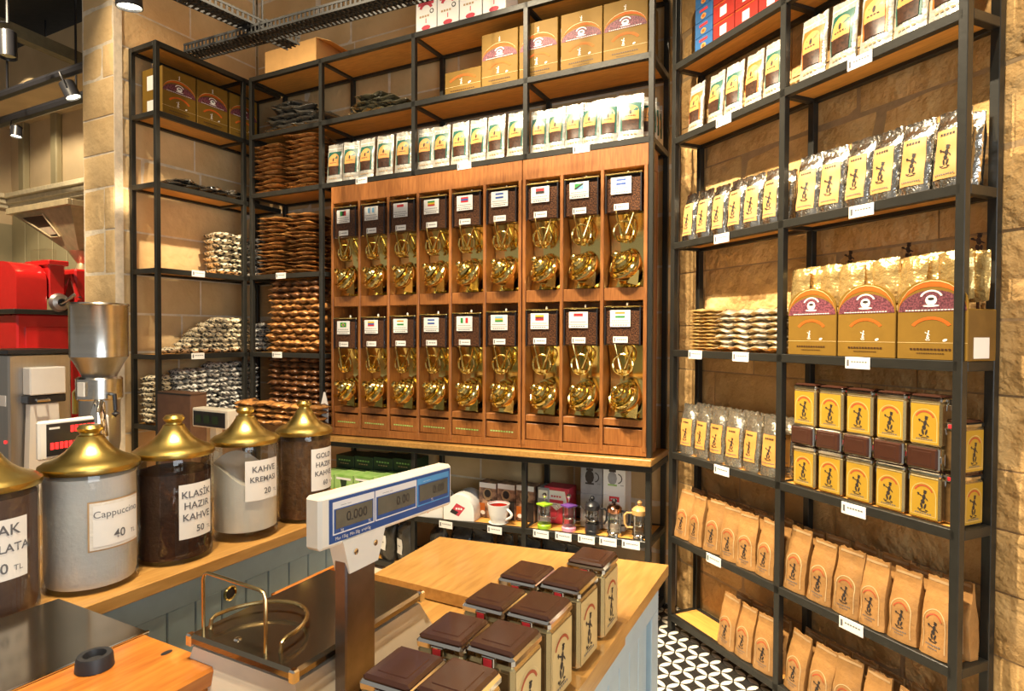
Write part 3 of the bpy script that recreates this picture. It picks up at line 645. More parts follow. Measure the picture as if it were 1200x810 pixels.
# gold and silver sachets in piles
for c_ in range(2):
    for j in range(12):
        inst('gf%d' % (j % 3), sachet('goldpack', .088, .12, .021, 70+j % 3, 5, 4, 'gold_sachet'), FR, .152+c_*.098, .085, LR[4]+.001+j*.0172, 'flat gold sachet in the %s gold stack, %s from the bottom' % ('far' if c_ == 0 else 'near', nth(j)), 'sachet', 'gold sachets in the stacks, column '+nth(c_), rot=R(random.uniform(-6, 6)))
for c_ in range(4):
    for j in range(7):
        inst('sf%d' % (j % 3), sachet('silverpack', .118, .13, .034, 80+j % 3, 5, 4, 'silver_sachet'), FR, .355+c_*.105-.012*(j % 2), .09, LR[4]+.001+j*.0268, 'crumpled silver sachet in the silver pile, %s layer up, %s along' % (nth(j), nth(c_)), 'sachet', 'silver sachets in the pile', rot=R(random.uniform(-14, 14)), lean=R(random.uniform(-6, 6)))
# top shelf boxes
def smallbox(w, d, h, k, marks, name):
    def b():
        r = empty(name); m = MB(); m.box(-w/2, w/2, -d/2, d/2, 0, h, k, .002); m.build('box_body', r); p = MB(); marks(p, w, h, lambda x, z: -d/2); p.build('print', r); return r
    return b
def mk_blue(p, w, h, fn): p.ell(0, h*.3, .02, .014, fn, 'peach', .001, 8); p.ell(0, h*.3, .01, .007, fn, 'orangeband', .002, 8); p.rect(-.03, .03, h*.62, h*.8, fn, 'flagred', .001)
def mk_red(p, w, h, fn): p.rect(-.022, .022, h*.2, h*.7, fn, 'white', .001); p.rect(-w*.45, w*.45, h*.9, h*.95, fn, 'orangeband', .001)
for j in range(5): inst('bb', smallbox(.128, .13, .074, 'bluebox', mk_blue, 'blue_box'), FR, .20, .09, LR[1]+j*.0745, 'small blue box, %s from the bottom of the blue stack' % nth(j), 'box', 'blue boxes')
for c_ in range(3):
    for j in range(4): inst('rb', smallbox(.142, .13, .09, 'redbox', mk_red, 'red_box'), FR, .340+c_*.147, .09, LR[1]+j*.0905, 'small red box, %s column from the blue boxes, %s from the bottom' % (nth(c_), nth(j)), 'box', 'red boxes')

# ---- middle rack, upper shelves
for i, u in enumerate((-2.285, -2.135, -1.995, -1.835, -1.675)):
    inst('poteal%d' % (i % 2), pouch(i % 2, 'teal'), FM, u, .05, 2.66, 'teal printed pouch, %s from the corner over the first brass dispensers' % nth(i), 'coffee pouch', 'teal pouches above the dispensers', rot=R(random.uniform(-7, 7)), tilt=R(-4), sc=(1.2, 1, 1.12))
for i, u in enumerate((-1.50, -1.375, -1.235, -1.105, -.975, -.835)):
    inst('poteal%d' % (i % 2), pouch(i % 2, 'teal'), FM, u, .05, 2.66, 'teal printed pouch, %s from left in the middle bay over the dispensers' % nth(i), 'coffee pouch', 'teal pouches above the dispensers', rot=R(random.uniform(-7, 7)), tilt=R(-4), sc=(1.14, 1, 1.1))
for i, u in enumerate((-.68, -.572, -.462, -.362, -.252, -.125)):
    inst('poteal%d' % (i % 2), pouch(i % 2, 'teal'), FM, u, .05, 2.66, 'teal printed pouch, %s from left in the bay nearest the tall rack' % nth(i), 'coffee pouch', 'teal pouches above the dispensers', rot=R(random.uniform(-7, 7)), tilt=R(-4), sc=(1.0 if i < 5 else 1.25, 1, 1.03))
for i in range(3): inst('poteal%d' % (i % 2), pouch(i % 2, 'teal'), FM, -.05, .12+i*.065, 2.66, 'teal printed pouch turned sideways at the shelf end, %s one behind the front row' % nth(i), 'coffee pouch', 'teal pouches above the dispensers', rot=R(35), tilt=R(-3))
for i, u in enumerate((-.684, -.414, -.157)):
    inst('cbox', arch_box(.25, .33, .22), FM, u, .15, 3.105, 'closed brown box with orange arch, %s of three nearest the tall rack' % nth(i), 'display box', 'closed brown boxes on the wide rack')
inst('cbox', None, FM, -.943, .15, 3.105, 'closed brown box with orange arch print alone behind the wide rack middle post', 'display box', 'closed brown boxes on the wide rack')
def lowbox():
    r = empty('display_tray'); m = MB(); m.box(-.133, .133, -.1, .1, 0, .155, 'boxbrown', .002); m.build('box_body', r); p = MB(); fn = lambda x, z: -.1
    p.arc(0, -.0, .115, .128, 50, 130, fn, 'orangeband', .001, 9, 1.2); p.emblem(-.01, .085, .042, fn, 'white'); p.ell(.05, .07, .012, .006, fn, 'white', .001, 8, 20); p.rect(-.133, .133, .058, .06, fn, 'goldline', .001); p.dashes(-.09, .09, .03, .005, 12, fn, 'beanprint'); p.build('print', r); return r
inst('lowbox', lowbox, FM, -1.212, .15, 3.105, 'low brown display tray with a white figure print, left of the arched boxes', 'display box')
def pinkbox():
    r = empty('white_carton'); m = MB(); m.box(-.08, .08, -.08, .08, 0, .33, 'white', .003); m.build('box_body', r); p = MB(); fn = lambda x, z: -.08
    p.arc(0, .13, .035, .055, 20, 160, fn, 'pinkred', .001, 8); p.rect(-.06, .06, .165, .195, fn, 'pinkred', .001); p.ell(.045, .12, .016, .016, fn, 'ink', .0012, 10); p.ell(.045, .12, .010, .010, fn, 'white', .0016, 10); p.ell(0, .022, .035, .016, fn, 'pinkred', .001, 10); p.dashes(-.05, .03, .09, .012, 4, fn, 'palebrown'); p.rect(-.003, .003, .05, .08, fn, 'pinkred', .001)
    p.arc(0, .25, .03, .05, 20, 160, fn, 'pinkred', .001, 8); p.build('print', r); return r
for i in range(4): inst('pinkbox', pinkbox, FM, -1.472+i*.167, .10, 3.545, 'white carton with pink print, %s from left on top of the wide rack' % nth(i), 'carton', 'white cartons on the wide rack')
def carton():
    r = empty('cardboard_carton'); m = MB(); m.box(-.26, .26, -.16, .16, 0, .165, 'carton', .003); m.build('box_body', r); p = MB(); p.box(-.26, .26, -.025, .025, .164, .1662, 'palebrown'); p.build('tape', r)
    f = MB(); f.add([(.26, -.16, .165), (.26, .16, .165), (.40, .16, .11), (.40, -.16, .11), (.26, -.16, .162), (.26, .16, .162), (.40, .16, .107), (.40, -.16, .107)], [(0, 3, 2, 1), (4, 5, 6, 7), (0, 4, 7, 3), (1, 2, 6, 5), (3, 7, 6, 2), (0, 1, 5, 4)], 'carton'); f.build('flap', r); return r
inst('carton', carton, FM, -2.68, .17, 3.545, 'plain cardboard carton lying on top of the wide rack at the corner', 'carton')
# dark foil bags
rnd = random.Random(3)
def heap(key, k, dims, fr, spots, label, cat, group, z0, jr=12, jl=8, nm_='foil_bag', nv=3):
    lay = sorted({round(z_, 4) for _, _, z_ in spots}); cnt = {}
    for n_, (u, w, z) in enumerate(spots):
        li = lay.index(round(z, 4)); cnt[li] = cnt.get(li, 0)+1; many = sum(1 for s_ in spots if round(s_[2], 4) == lay[li]) > 1
        lab_ = label+(', %s from the bottom' % nth(li) if len(lay) > 1 and not many else '')+((', %s layer up' % nth(li)) if len(lay) > 1 and many else '')+((', %s along' % nth(cnt[li]-1)) if many else '')
        inst(key+str(n_ % nv), sachet(k, dims[0], dims[1], dims[2], hash(key) % 97+n_ % nv if False else len(key)*7+n_ % nv, 7, 6, nm_), fr, u+rnd.uniform(-.006, .006), w+rnd.uniform(-.012, .006), z0+z, lab_, cat, group, rot=R(rnd.uniform(-jr, jr)), lean=R(rnd.uniform(-jl, jl)), tilt=R(rnd.uniform(-jl, jl)*.5))
sp = [(-2.90+i*.13, .17, .001) for i in range(4)]+[(-2.88+i*.13, .17, .045) for i in range(4)]+[(-2.87+i*.12, .17, .09) for i in range(3)]+[(-2.86+i*.11, .17, .135) for i in range(3)]+[(-2.83+i*.1, .18, .18) for i in range(2)]
heap('blk', 'blackfoil', (.21, .25, .055), FM, sp, 'black foil bag in the high corner heap', 'coffee bag', 'black foil bags in the corner heap', 3.107, 25, 10)
sp = [(-2.10+i*.095, .18, .001) for i in range(5)]+[(-2.06+i*.095, .18, .035) for i in range(4)]+[(-2.05+i*.09, .18, .07) for i in range(3)]+[(-2.02+i*.09, .18, .105) for i in range(2)]
heap('olv', 'olivefoil', (.20, .24, .042), FM, sp, 'olive foil bag in the low heap by the display tray', 'coffee bag', 'olive foil bags', 3.107, 25, 8)
sp = [(-.55+i*.12, .12, .001) for i in range(6)]+[(-.49+i*.14, .14, .026) for i in range(5)]
heap('flt', 'blackfoil', (.17, .2, .035), FL, sp, 'flat black bag on the corner rack', 'coffee bag', 'flat black bags', 2.612, 20, 9)
sp = [(-.44, .07, .03), (-.22, .06, .02), (-.08, .07, .03)]
heap('fls', 'silver', (.08, .1, .03), FL, sp, 'small silver sachet among the flat black bags', 'sachet', 'silver sachets among black bags', 2.62, 30, 14, 'silver_sachet')
# brown bag stacks in the corner
for s_, u in enumerate((-2.96, -2.605)):
    n_ = 11 if s_ == 0 else 12
    heap('brs', 'brownbag', (.32, .25, .030), FM, [(u+rnd.uniform(-.012, .012), .15, .001+.0335*j) for j in range(n_)], 'flat brown bag in the high %s corner stack' % ('left' if s_ == 0 else 'right'), 'coffee bag', 'brown bags stacked, pile %d' % (s_+1), 2.662, 6, 3, 'brown_bag')
for s_, u in enumerate((-2.93, -2.62)):
    n_ = 14
    heap('brt', 'brownbag', (.27, .25, .028), FM, [(u+rnd.uniform(-.012, .012), .15, .001+.0315*j) for j in range(n_)], 'flat brown bag in the lower %s corner stack' % ('left' if s_ == 0 else 'right'), 'coffee bag', 'brown bags stacked low, pile %d' % (s_+1), 2.042, 7, 4, 'brown_bag')
heap('bpk', 'brownpack', (.103, .15, .042), FM, [(-2.90+.045*(j % 2)+.102*c_+rnd.uniform(-.012, .012), .10, .001+.0445*j) for j in range(9) for c_ in range(5)], 'brown packet in the lit corner packet wall', 'coffee packet', 'brown packets upper wall', 1.454, 8, 6, 'brown_packet')
heap('dpk', 'shadepack', (.103, .15, .042), FM, [(-2.88+.102*c_+rnd.uniform(-.008, .008), .10, .001+.0445*j) for j in range(3) for c_ in range(5)], 'shade-toned brown packet topping the corner packet wall', 'coffee packet', 'shade-toned packets topping the wall', 1.454+9*.0445, 8, 6, 'brown_packet')
heap('dpk', 'shadepack', (.103, .15, .042), FM, [(-2.92+.102*c_+rnd.uniform(-.008, .008), .13, .001+.0445*j) for j in range(10) for c_ in range(6)], 'shade-toned brown packet in the wall behind the jars', 'coffee packet', 'shade-toned packets behind the jars', 0.972, 8, 6, 'brown_packet')
heap('bpl', 'brownpack', (.17, .14, .038), FM, [(-3.02+.17*c_+rnd.uniform(-.01, .01), -.08, .001+.040*j) for j in range(4) for c_ in range(5)], 'brown packet in the pile behind the brass lids', 'coffee packet', 'brown packets in front pile', 0.932, 10, 8, 'brown_packet')
# cream packets on the corner rack
heap('crs', 'creampack', (.142, .2, .044), FL, [(-.135+.145*c_+rnd.uniform(-.01, .01), .14, .001+.045*j) for j in range(7) for c_ in range(2)], 'cream bag in the tall stack, corner rack', 'coffee packet', 'cream bags stacked', 2.037, 10, 6, 'cream_packet')
heap('grs', 'shadecream', (.13, .2, .044), FL, [(.20+rnd.uniform(-.01, .01), .14, .001+.045*j) for j in range(7)], 'shade-greyed cream bag in the stack behind the corner post', 'coffee packet', 'shade-greyed cream bags stacked', 2.037, 10, 6, 'shaded_packet')
sp = []
for j in range(7):
    u0 = -.56+(.0, .10, .16, .19, .23, .28, .36)[j]; n_ = int((.10-u0)/.082)+1
    sp += [(u0+.082*c_+rnd.uniform(-.008, .008), .12, .001+.036*j) for c_ in range(n_)]
heap('crp', 'creampack', (.087, .14, .036), FL, sp, 'cream packet in the lit heap, corner rack', 'coffee packet', 'cream packets in the heap', 1.452, 14, 9, 'cream_packet', 4)
heap('grp', 'shadecream', (.087, .14, .036), FL, [(.16+.08*c_, .12, .001+.036*j) for j in range(6) for c_ in range(2 if j > 4 else 2)], 'shade-greyed cream packet at the heap end', 'coffee packet', 'shade-greyed packets in the heap', 1.452, 14, 9, 'shaded_packet', 4)
heap('crq', 'creampack', (.087, .14, .036), FL, [(-.66+.075*c_+rnd.uniform(-.008, .008), .16, .001+.036*j) for j in range(9) for c_ in range(2)], 'cream packet at the open rack end', 'coffee packet', 'cream packets at the rack end', 0.972, 14, 9, 'cream_packet', 4)
sp = []
for j in range(11):
    for c_ in range(8):
        if j > 9 and c_ < 3: continue
        sp.append((-.50+.088*c_+rnd.uniform(-.01, .01), .12, .001+.036*j))
heap('grq', 'shadecream', (.087, .14, .036), FL, sp, 'shade-greyed cream packet in the big pile behind the jars', 'coffee packet', 'shade-greyed packets in the big pile', 0.972, 14, 10, 'shaded_packet', 4)
for i, u in enumerate((-.508, -.248, .02)):
    inst('cbox', None, FL, u, .16, 3.085, 'closed brown box with orange arch, %s from the open end of the corner rack' % nth(i), 'display box', 'closed brown boxes on the corner rack')

# ================================================================== BRASS DISPENSERS
CU = [[-2.253, -2.008, -1.758, -1.516, -1.267, -1.018, -.776], [-.748, -.509, -.266, -.022]]
for ci, bs in enumerate(CU):
    r = empty('dispenser_cabinet'); put(r, FM, 0, 0)
    tag(r, ('long varnished wooden cabinet of twelve coffee bays nearest the corner', 'short wooden cabinet of six coffee bays nearest the tall rack')[ci], 'cabinet')
    sl = lambda u: .024*(u+1.1)
    m = MB(); m.box(bs[0]-.012, bs[-1]+.012, -.004, .20, 2.505, 2.622, 'cabwood', .002); m.build('header', r)
    m = MB(); m.box(bs[0]-.012, bs[-1]+.012, .185, .20, .95, 2.505, 'cabwood'); m.build('back_board', r)
    for i, u in enumerate(bs):
        m = MB(); m.box(u-.010, u+.010, -.008, .185, .935+sl(u), 2.505, 'cabwood', .002); m.build('upright', r)
    for a, b in zip(bs, bs[1:]):
        a += .010; b -= .010; c_ = (a+b)/2
        m = MB(); m.box(a, b, .0, .185, 1.785, 1.855, 'cabwood', .002); m.build('middle_rail', r)
        m = MB(); m.box(a, b, .0, .185, 1.072+sl(c_), 1.110+sl(c_), 'cabwood', .002); m.build('bottom_rail', r)
        m = MB(); m.box(a+.002, b-.002, .004, .17, .965+sl(c_), 1.058+sl(c_), 'cabwood', .002); d = m.build('drawer', r)
        if ci == 0:
            p = MB(); p.dashes(a+.03, b-.03, 1.0+sl(c_), .008, 9, lambda x, z: .004, 'lightgreen', .0012); p.build('green_lettering', d)
    m = MB(); m.prism([(bs[0]-.012, .915+sl(bs[0])), (bs[-1]+.012, .915+sl(bs[-1])), (bs[-1]+.012, .962+sl(bs[-1])), (bs[0]-.012, .962+sl(bs[0]))], -.006, .19, 'cabwood', 'y'); fixn(m.build('plinth', r))
FLAGS = [[('v', 'flaggreen', 'ink', 'flagred'), ('v', 'flagsky', 'white', 'flagsky'), ('h', 'flagred', 'white'), ('h', 'flaggreen', 'yellow', 'flagred'), ('h', 'flagred', 'flagblue', 'flagred'), ('h', 'flagblue', 'white', 'flagblue'), ('h', 'flagred', 'ink'), ('d', 'flaggreen', 'ink', 'flagsky'), ('h', 'flagblue', 'white', 'flagblue')],
         [('h', 'flaggreen', 'flaggreen', 'flaggreen'), ('h', 'yellow', 'flagblue', 'flagred'), ('h', 'flagorange', 'white', 'flaggreen'), ('h', 'flagblue', 'white', 'flagblue'), ('v', 'flaggreen', 'white', 'flagred'), ('h', 'flagsky', 'yellow', 'flaggreen'), ('h', 'yellow', 'purplebeans', 'flagred'), ('h', 'flagred', 'white'), ('h', 'flagorange', 'white', 'flaggreen')]]
NAMEF = [['black, red and green', 'sky blue and white', 'red over white', 'green, yellow and red', 'red and blue', 'blue and white', 'red over black', 'green and black diagonal', 'blue and white'],
         ['green', 'yellow, blue and red', 'orange, white and green', 'blue and white', 'green, white and red', 'sky blue, yellow and green', 'yellow, purple and red', 'red over white', 'orange, white and green']]
def cup_paddle(m, p0, p1, w0, w1, k):
    """flat tapered scoop handle from p0 to p1 in the (x, z) plane at depth y"""
    (x0, y0, z0), (x1, y1, z1) = p0, p1; dx, dz = x1-x0, z1-z0; L = math.hypot(dx, dz); nx, nz = -dz/L, dx/L
    q = [(x0+nx*w0, y0, z0+nz*w0), (x0-nx*w0, y0, z0-nz*w0), (x1-nx*w1, y1, z1-nz*w1), (x1+nx*w1, y1, z1+nz*w1)]
    m.add(q+[(a, b+.006, c) for a, b, c in q], [(0, 1, 2, 3), (7, 6, 5, 4), (0, 4, 5, 1), (1, 5, 6, 2), (2, 6, 7, 3), (3, 7, 4, 0)], k)
def dispenser():
    r = empty('coffee_dispenser')
    m = MB(); N = 10; vs = []; fs = []
    for j in range(N+1):
        t = j/N; z = .004+t*.40
        for i in range(5): x = -.104+.052*i; vs.append((x, .055+.05*math.sin(PI*t)*1.0-.018*math.cos(PI*(x/.104)/2), z))
    for j in range(N):
        for i in range(4): fs.append((j*5+i, j*5+i+1, j*5+i+6, j*5+i+5))
    m.add(vs, fs, 'brassplate'); m.build('back_sheet', r, 80)
    m = MB(); m.box(-.101, .101, -.012, .12, .405, .612, 'acrylic', .003); h = m.build('hopper', r)
    m = MB(); m.box(-.096, .096, -.007, .115, .409, .592, 'beans', .004); m.build('coffee_beans', h)
    m = MB(); m.box(-.104, .104, -.016, .12, .612, .619, 'brassplate', .002); m.build('hopper_lid', r)
    m = MB(); m.lathe([(0, 0), (.005, 0), (.006, .012), (.004, .02), (0, .021)], 'white', 8, (.012, .03, .617)); m.build('knob', r)
    m = MB()
    for x in (-.098, .098): m.box(x-.003, x+.003, -.018, -.012, .404, .612, 'black')
    m.build('hopper_edge', r)
    m = MB(); m.box(-.070, .044, -.0155, -.013, .505, .596, 'white'); fl_ = m.build('name_card', r)
    fn = lambda x, z: -.0155
    p = MB(); p.rect(-.068, .042, .524, .5265, fn, 'greyink', .0006); p.dashes(-.06, .035, .536, .004, 8, fn, 'greyink', .0006); p.dashes(-.055, .03, .512, .005, 6, fn, 'greyink', .0006); p.build('card_print', fl_)
    m = MB(); m.box(-.052, .030, -.0155, -.013, .418, .452, 'white'); pl = m.build('price_label', r)
    p = MB(); p.dashes(-.03, .024, .432, .006, 5, fn, 'greyink', .0006); p.rect(-.046, -.040, .424, .446, fn, 'greyink', .0006); p.build('label_print', pl)
    m = MB(); m.tube([(.056*math.cos(2*PI*i/20)+.004, -.02, .300+.056*math.sin(2*PI*i/20)) for i in range(20)], .006, 'brass', 6, True); m.tube([(.0, .05, .25), (.0, -.02, .245)], .006, 'brass', 6); m.build('scoop_ring', r)
    for n_, (p0, p1) in enumerate((((-.034, -.038, .412), (.002, -.03, .262)), ((.062, -.03, .395), (.012, -.026, .258)))):
        m = MB(); m.tube([p0, tuple(p0[i]*.55+p1[i]*.45 for i in range(3)), tuple(p0[i]*.2+p1[i]*.8 for i in range(3)), p1], [.0055, .008, .019, .013], 'brass', 10, flat=.55); m.lathe([(0, -.022), (.02, -.016), (.027, 0), (.024, 0), (0, -.01)], 'brass', 10, (p1[0]+(.012 if n_ else -.01), -.03, p1[2]+.012)); m.build('scoop', r)
    a_, b_ = R(-30), R(-24)
    def turn(m):     # dome faces down and to the left
        m.v = [(x, y*math.cos(a_)-z*math.sin(a_), y*math.sin(a_)+z*math.cos(a_)) for x, y, z in m.v]
        m.v = [(x*math.cos(b_)-y*math.sin(b_)+.008, x*math.sin(b_)+y*math.cos(b_)+.0, z+.125) for x, y, z in m.v]; return m
    m = MB(); m.lathe([(.062, .075), (.080, .05), (.092, .02), (.098, .0), (.099, -.008), (.092, -.013), (.084, -.009), (.078, -.022), (.066, -.034), (.060, -.030), (.056, -.044), (.045, -.054), (.040, -.050), (.036, -.064), (.026, -.070), (.022, -.066), (.0, -.066)], 'brass', 28, (0, 0, 0), 'y')
    turn(m).build('chute_dome', r, 25)
    m = MB(); m.lathe([(.010, -.064), (.012, -.078), (.020, -.086), (.020, -.097), (.010, -.104), (0, -.105)], 'brass', 14, (0, 0, 0), 'y'); turn(m).build('chute_knob', r)
    m = MB(); vs = []; fs = []
    for i in range(9):
        a = R(-125+i*17)
        vs += [(.070*math.cos(a), -.012, .070*math.sin(a)), (.088*math.cos(a), -.050, .088*math.sin(a))]
    for i in range(8): fs.append((2*i, 2*i+1, 2*i+3, 2*i+2))
    m.add(vs, fs, 'brass'); m.add([(x*1.02, y+.003, z*1.02) for x, y, z in vs], [tuple(reversed(f)) for f in fs], 'brass'); turn(m).build('chute_lip', r)
    m = MB(); m.prism([(.03, .02), (.082, .006), (.094, .085), (.08, .10)], -.03, -.024, 'brass', 'y'); m.v = [(x, y+(x-.06)*.35-(z-.05)*.25, z) for x, y, z in m.v]; fixn(m.build('chute_flap', r))
    return r
def flag_part(spec, par):
    m = MB(); fn = lambda x, z: -.0155; x0, x1, z0, z1 = -.040, .014, .554, .586; n_ = len(spec)-1
    if spec[0] == 'h':
        for i, k in enumerate(spec[1:]): m.rect(x0, x1, z1-(z1-z0)*(i+1)/n_, z1-(z1-z0)*i/n_, fn, k, .001)
        if spec[1] == spec[-1] == 'flaggreen' and n_ == 3 and spec[2] == 'flaggreen': m.poly([(x0+.008, .57), (-.013, z0+.004), (x1-.008, .57), (-.013, z1-.004)], fn, 'yellow', .0016); m.ell(-.013, .57, .007, .007, fn, 'flagblue', .002)
    elif spec[0] == 'v':
        for i, k in enumerate(spec[1:]): m.rect(x0+(x1-x0)*i/n_, x0+(x1-x0)*(i+1)/n_, z0, z1, fn, k, .001)
    else:
        m.poly([(x0, z0+.006), (x0, z1), (x1-.008, z1)], fn, spec[1], .001); m.poly([(x0, z0), (x0, z0+.006), (x1-.008, z1), (x1, z1), (x1, z1-.006), (x0+.008, z0)], fn, spec[2], .0014); m.poly([(x0+.008, z0), (x1, z1-.006), (x1, z0)], fn, spec[3], .001)
    m.build('flag_print', par)
cols = []
for bs in CU: cols += [(a+b)/2 for a, b in zip(bs, bs[1:])]
for row in (0, 1):
    for i, u in enumerate(cols):
        z = 1.857 if row == 0 else 1.112+.024*(u+1.1)
        o = inst('disp', dispenser, FM, u, .0, z, 'brass bean dispenser with %s flag, %s from left in %s row' % (NAMEF[row][i], nth(i), 'upper' if row == 0 else 'lower'), 'dispenser', 'brass coffee dispensers')
        DISP = o; o['n'] = row*9+i
dl = [o for o in bpy.data.objects if o.name.startswith('coffee_dispenser')]
for o in dl:
    n_ = int(o['n']); cardp = [c for c in bpy.data.objects if c.parent == o and c.name.startswith('name_card')][0]
    flag_part(FLAGS[n_//9][n_ % 9], cardp); del o['n']
def tent():
    r = empty('price_stand'); m = MB(); m.box(-.03, .03, -.003, .003, 0, .13, 'white', .001); m.build('card', r); m = MB(); m.prism([(-.03, .13), (.03, .13), (.005, .19), (-.005, .19)], -.003, .003, 'white', 'y'); fixn(m.build('card_top', r)); p = MB(); p.dashes(-.022, .022, .07, .006, 4, lambda x, z: -.003, 'greyink'); p.dashes(-.022, .022, .05, .006, 4, lambda x, z: -.003, 'greyink'); p.build('print', r); return r
inst('tent', tent, FM, -2.315, -.02, .878, 'small white bottle-shaped price card standing at the corner end of the brass dispensers', 'price card', rot=R(10), sc=(1, 1, 1.6))

# ================================================================== LOW SHELF of the wide rack
ZS = lambda u: .478+.05*u
def filterpack():
    r = empty('filter_pack'); m = MB(); h = .165; W_ = .105
    poly = [(-W_, 0), (W_, 0)]+[(W_*math.cos(PI*i/12), .06+(h-.06)*math.sin(PI*i/12)) for i in range(13)]
    m.prism(poly, -.10, .10, 'white', 'y'); fixn(m.build('paper_pack', r)); p = MB(); fn = lambda x, z: -.1
    p.poly([(-.06, .05), (.0, .028), (.045, .085), (-.015, .11)], fn, 'pinkred', .001); p.poly([(-.06, .05), (-.02, .035), (.0, .055), (-.045, .072)], fn, 'ink', .0014); p.dashes(-.02, .03, .07, .012, 3, fn, 'white', .002); p.build('print', r); return r
for i, u in enumerate((-1.46, -1.225)): inst('filt', filterpack, FM, u, .11, ZS(u), 'white rounded paper filter pack with a red mark, %s the red-lined cup' % ('farther from' if i == 0 else 'next to'), 'filter pack', 'white filter packs', rot=R(8), lean=0)
def cup():
    r = empty('coffee_cup'); m = MB(); m.lathe([(0, 0), (.04, 0), (.05, .012), (.06, .06), (.068, .108), (.070, .12), (.066, .12), (.062, .105)], 'ceramic', 24); m.build('cup_body', r)
    m = MB(); m.lathe([(.0655, .1195), (.058, .06), (.045, .02), (0, .016)], 'cupred', 24); m.build('red_lining', r); m = MB(); m.tube([(.058+.045*math.sin(PI*i/8), 0, .03+.07*i/8) for i in range(9)], .008, 'ceramic', 8); m.build('handle', r)
    m = MB(); m.lathe([(0, 0), (.05, 0), (.062, .006), (.045, .006), (0, .004)], 'ceramic', 20); m.build('foot', r); return r
inst('cup', cup, FM, -.945, .05, ZS(-.945)+.001, 'large white cup with red lining standing by the brown boxes', 'cup', rot=R(-10))
def cbx(): 
    r = empty('coffee_box'); m = MB(); m.box(-.064, .064, -.05, .05, 0, .225, 'coffeeprint', .002); m.build('box_body', r); p = MB(); fn = lambda x, z: -.05
    p.ell(.0, .15, .035, .038, fn, 'palebrown', .001, 10); p.ell(0, .155, .024, .026, fn, 'ink', .0016, 10); p.rect(-.06, .06, .19, .222, fn, 'white', .001); p.rect(-.06, -.02, .02, .09, fn, 'orangeprint', .001); p.ell(-.035, .03, .018, .014, fn, 'white', .0018, 8); p.rect(.02, .06, .0, .12, fn, 'ink', .001); p.build('print', r); return r
for i, u in enumerate((-1.068, -.935, -.802)): inst('cbx', cbx, FM, u, .18, ZS(u)+.001, 'brown coffee print box, %s from the left behind the red-lined cup' % nth(i), 'box', 'brown coffee boxes')
def simplebox(name, w, d, h, k, draw):
    def b():
        r = empty(name); m = MB(); m.box(-w/2, w/2, -d/2, d/2, 0, h, k, .002); m.build('box_body', r); p = MB(); draw(p, lambda x, z: -d/2); p.build('print', r); return r
    return b
inst('gbx', simplebox('grey_box', .075, .12, .215, 'greybox', lambda p, fn: (p.rect(-.03, .03, .15, .2, fn, 'white', .001), p.ell(0, .08, .025, .04, fn, 'ink', .001))), FM, -.685, .20, ZS(-.68)+.002, 'narrow grey box beside the brown coffee print boxes', 'box')
inst('pbx', simplebox('pink_white_box', .165, .12, .22, 'pinkred', lambda p, fn: (p.poly([(-.07, .13), (0, .08), (.07, .13), (.055, .2), (-.055, .2)], fn, 'white', .001), p.rect(-.045, .045, .125, .145, fn, 'pinkred', .002), p.dashes(-.035, .035, .16, .01, 4, fn, 'pinkred', .002))), FM, -.60, .21, ZS(-.6)+.002, 'dark pink box with a white shield panel behind the lime press', 'box')
def pressbox(red, dark):
    def b():
        r = empty('press_carton'); m = MB(); m.box(-.066, .066, -.06, .06, 0, .2, 'greybox' if dark else 'white', .002); m.build('box_body', r); p = MB(); fn = lambda x, z: -.06
        if red: p.rect(-.028, .032, .165, .195, fn, 'flagred', .001); p.dashes(-.018, .022, .176, .008, 4, fn, 'white', .002)
        p.ell(-.01, .10, .028, .04, fn, 'ink' if dark else 'greybox', .001, 10); p.rect(-.036, .018, .055, .065, fn, 'ink' if dark else 'lightgreen', .0014); p.rect(-.03, .012, .135, .15, fn, 'ink', .0016); p.rect(-.012, -.006, .15, .17, fn, 'ink', .0016); p.tri = None
        p.arc(.02, .10, .024, .03, -80, 80, fn, 'ink', .0016, 6); p.dashes(.04, .06, .06, .004, 2, fn, 'greyink', .0016); p.build('print', r); return r
    return b
for j in (0, 1):
    inst('pxa', pressbox(False, True), FM, -.375, .2, ZS(-.375)+.002+.2005*j, 'grey press carton, %s one of the stack behind the black press' % ('lower' if j == 0 else 'upper'), 'box', 'grey press cartons')
    inst('pxb', pressbox(True, False), FM, -.236, .2, ZS(-.236)+.002+.2005*j, 'white press carton with a red mark, %s one of the stack behind the copper press' % ('lower' if j == 0 else 'upper'), 'box', 'white press cartons')
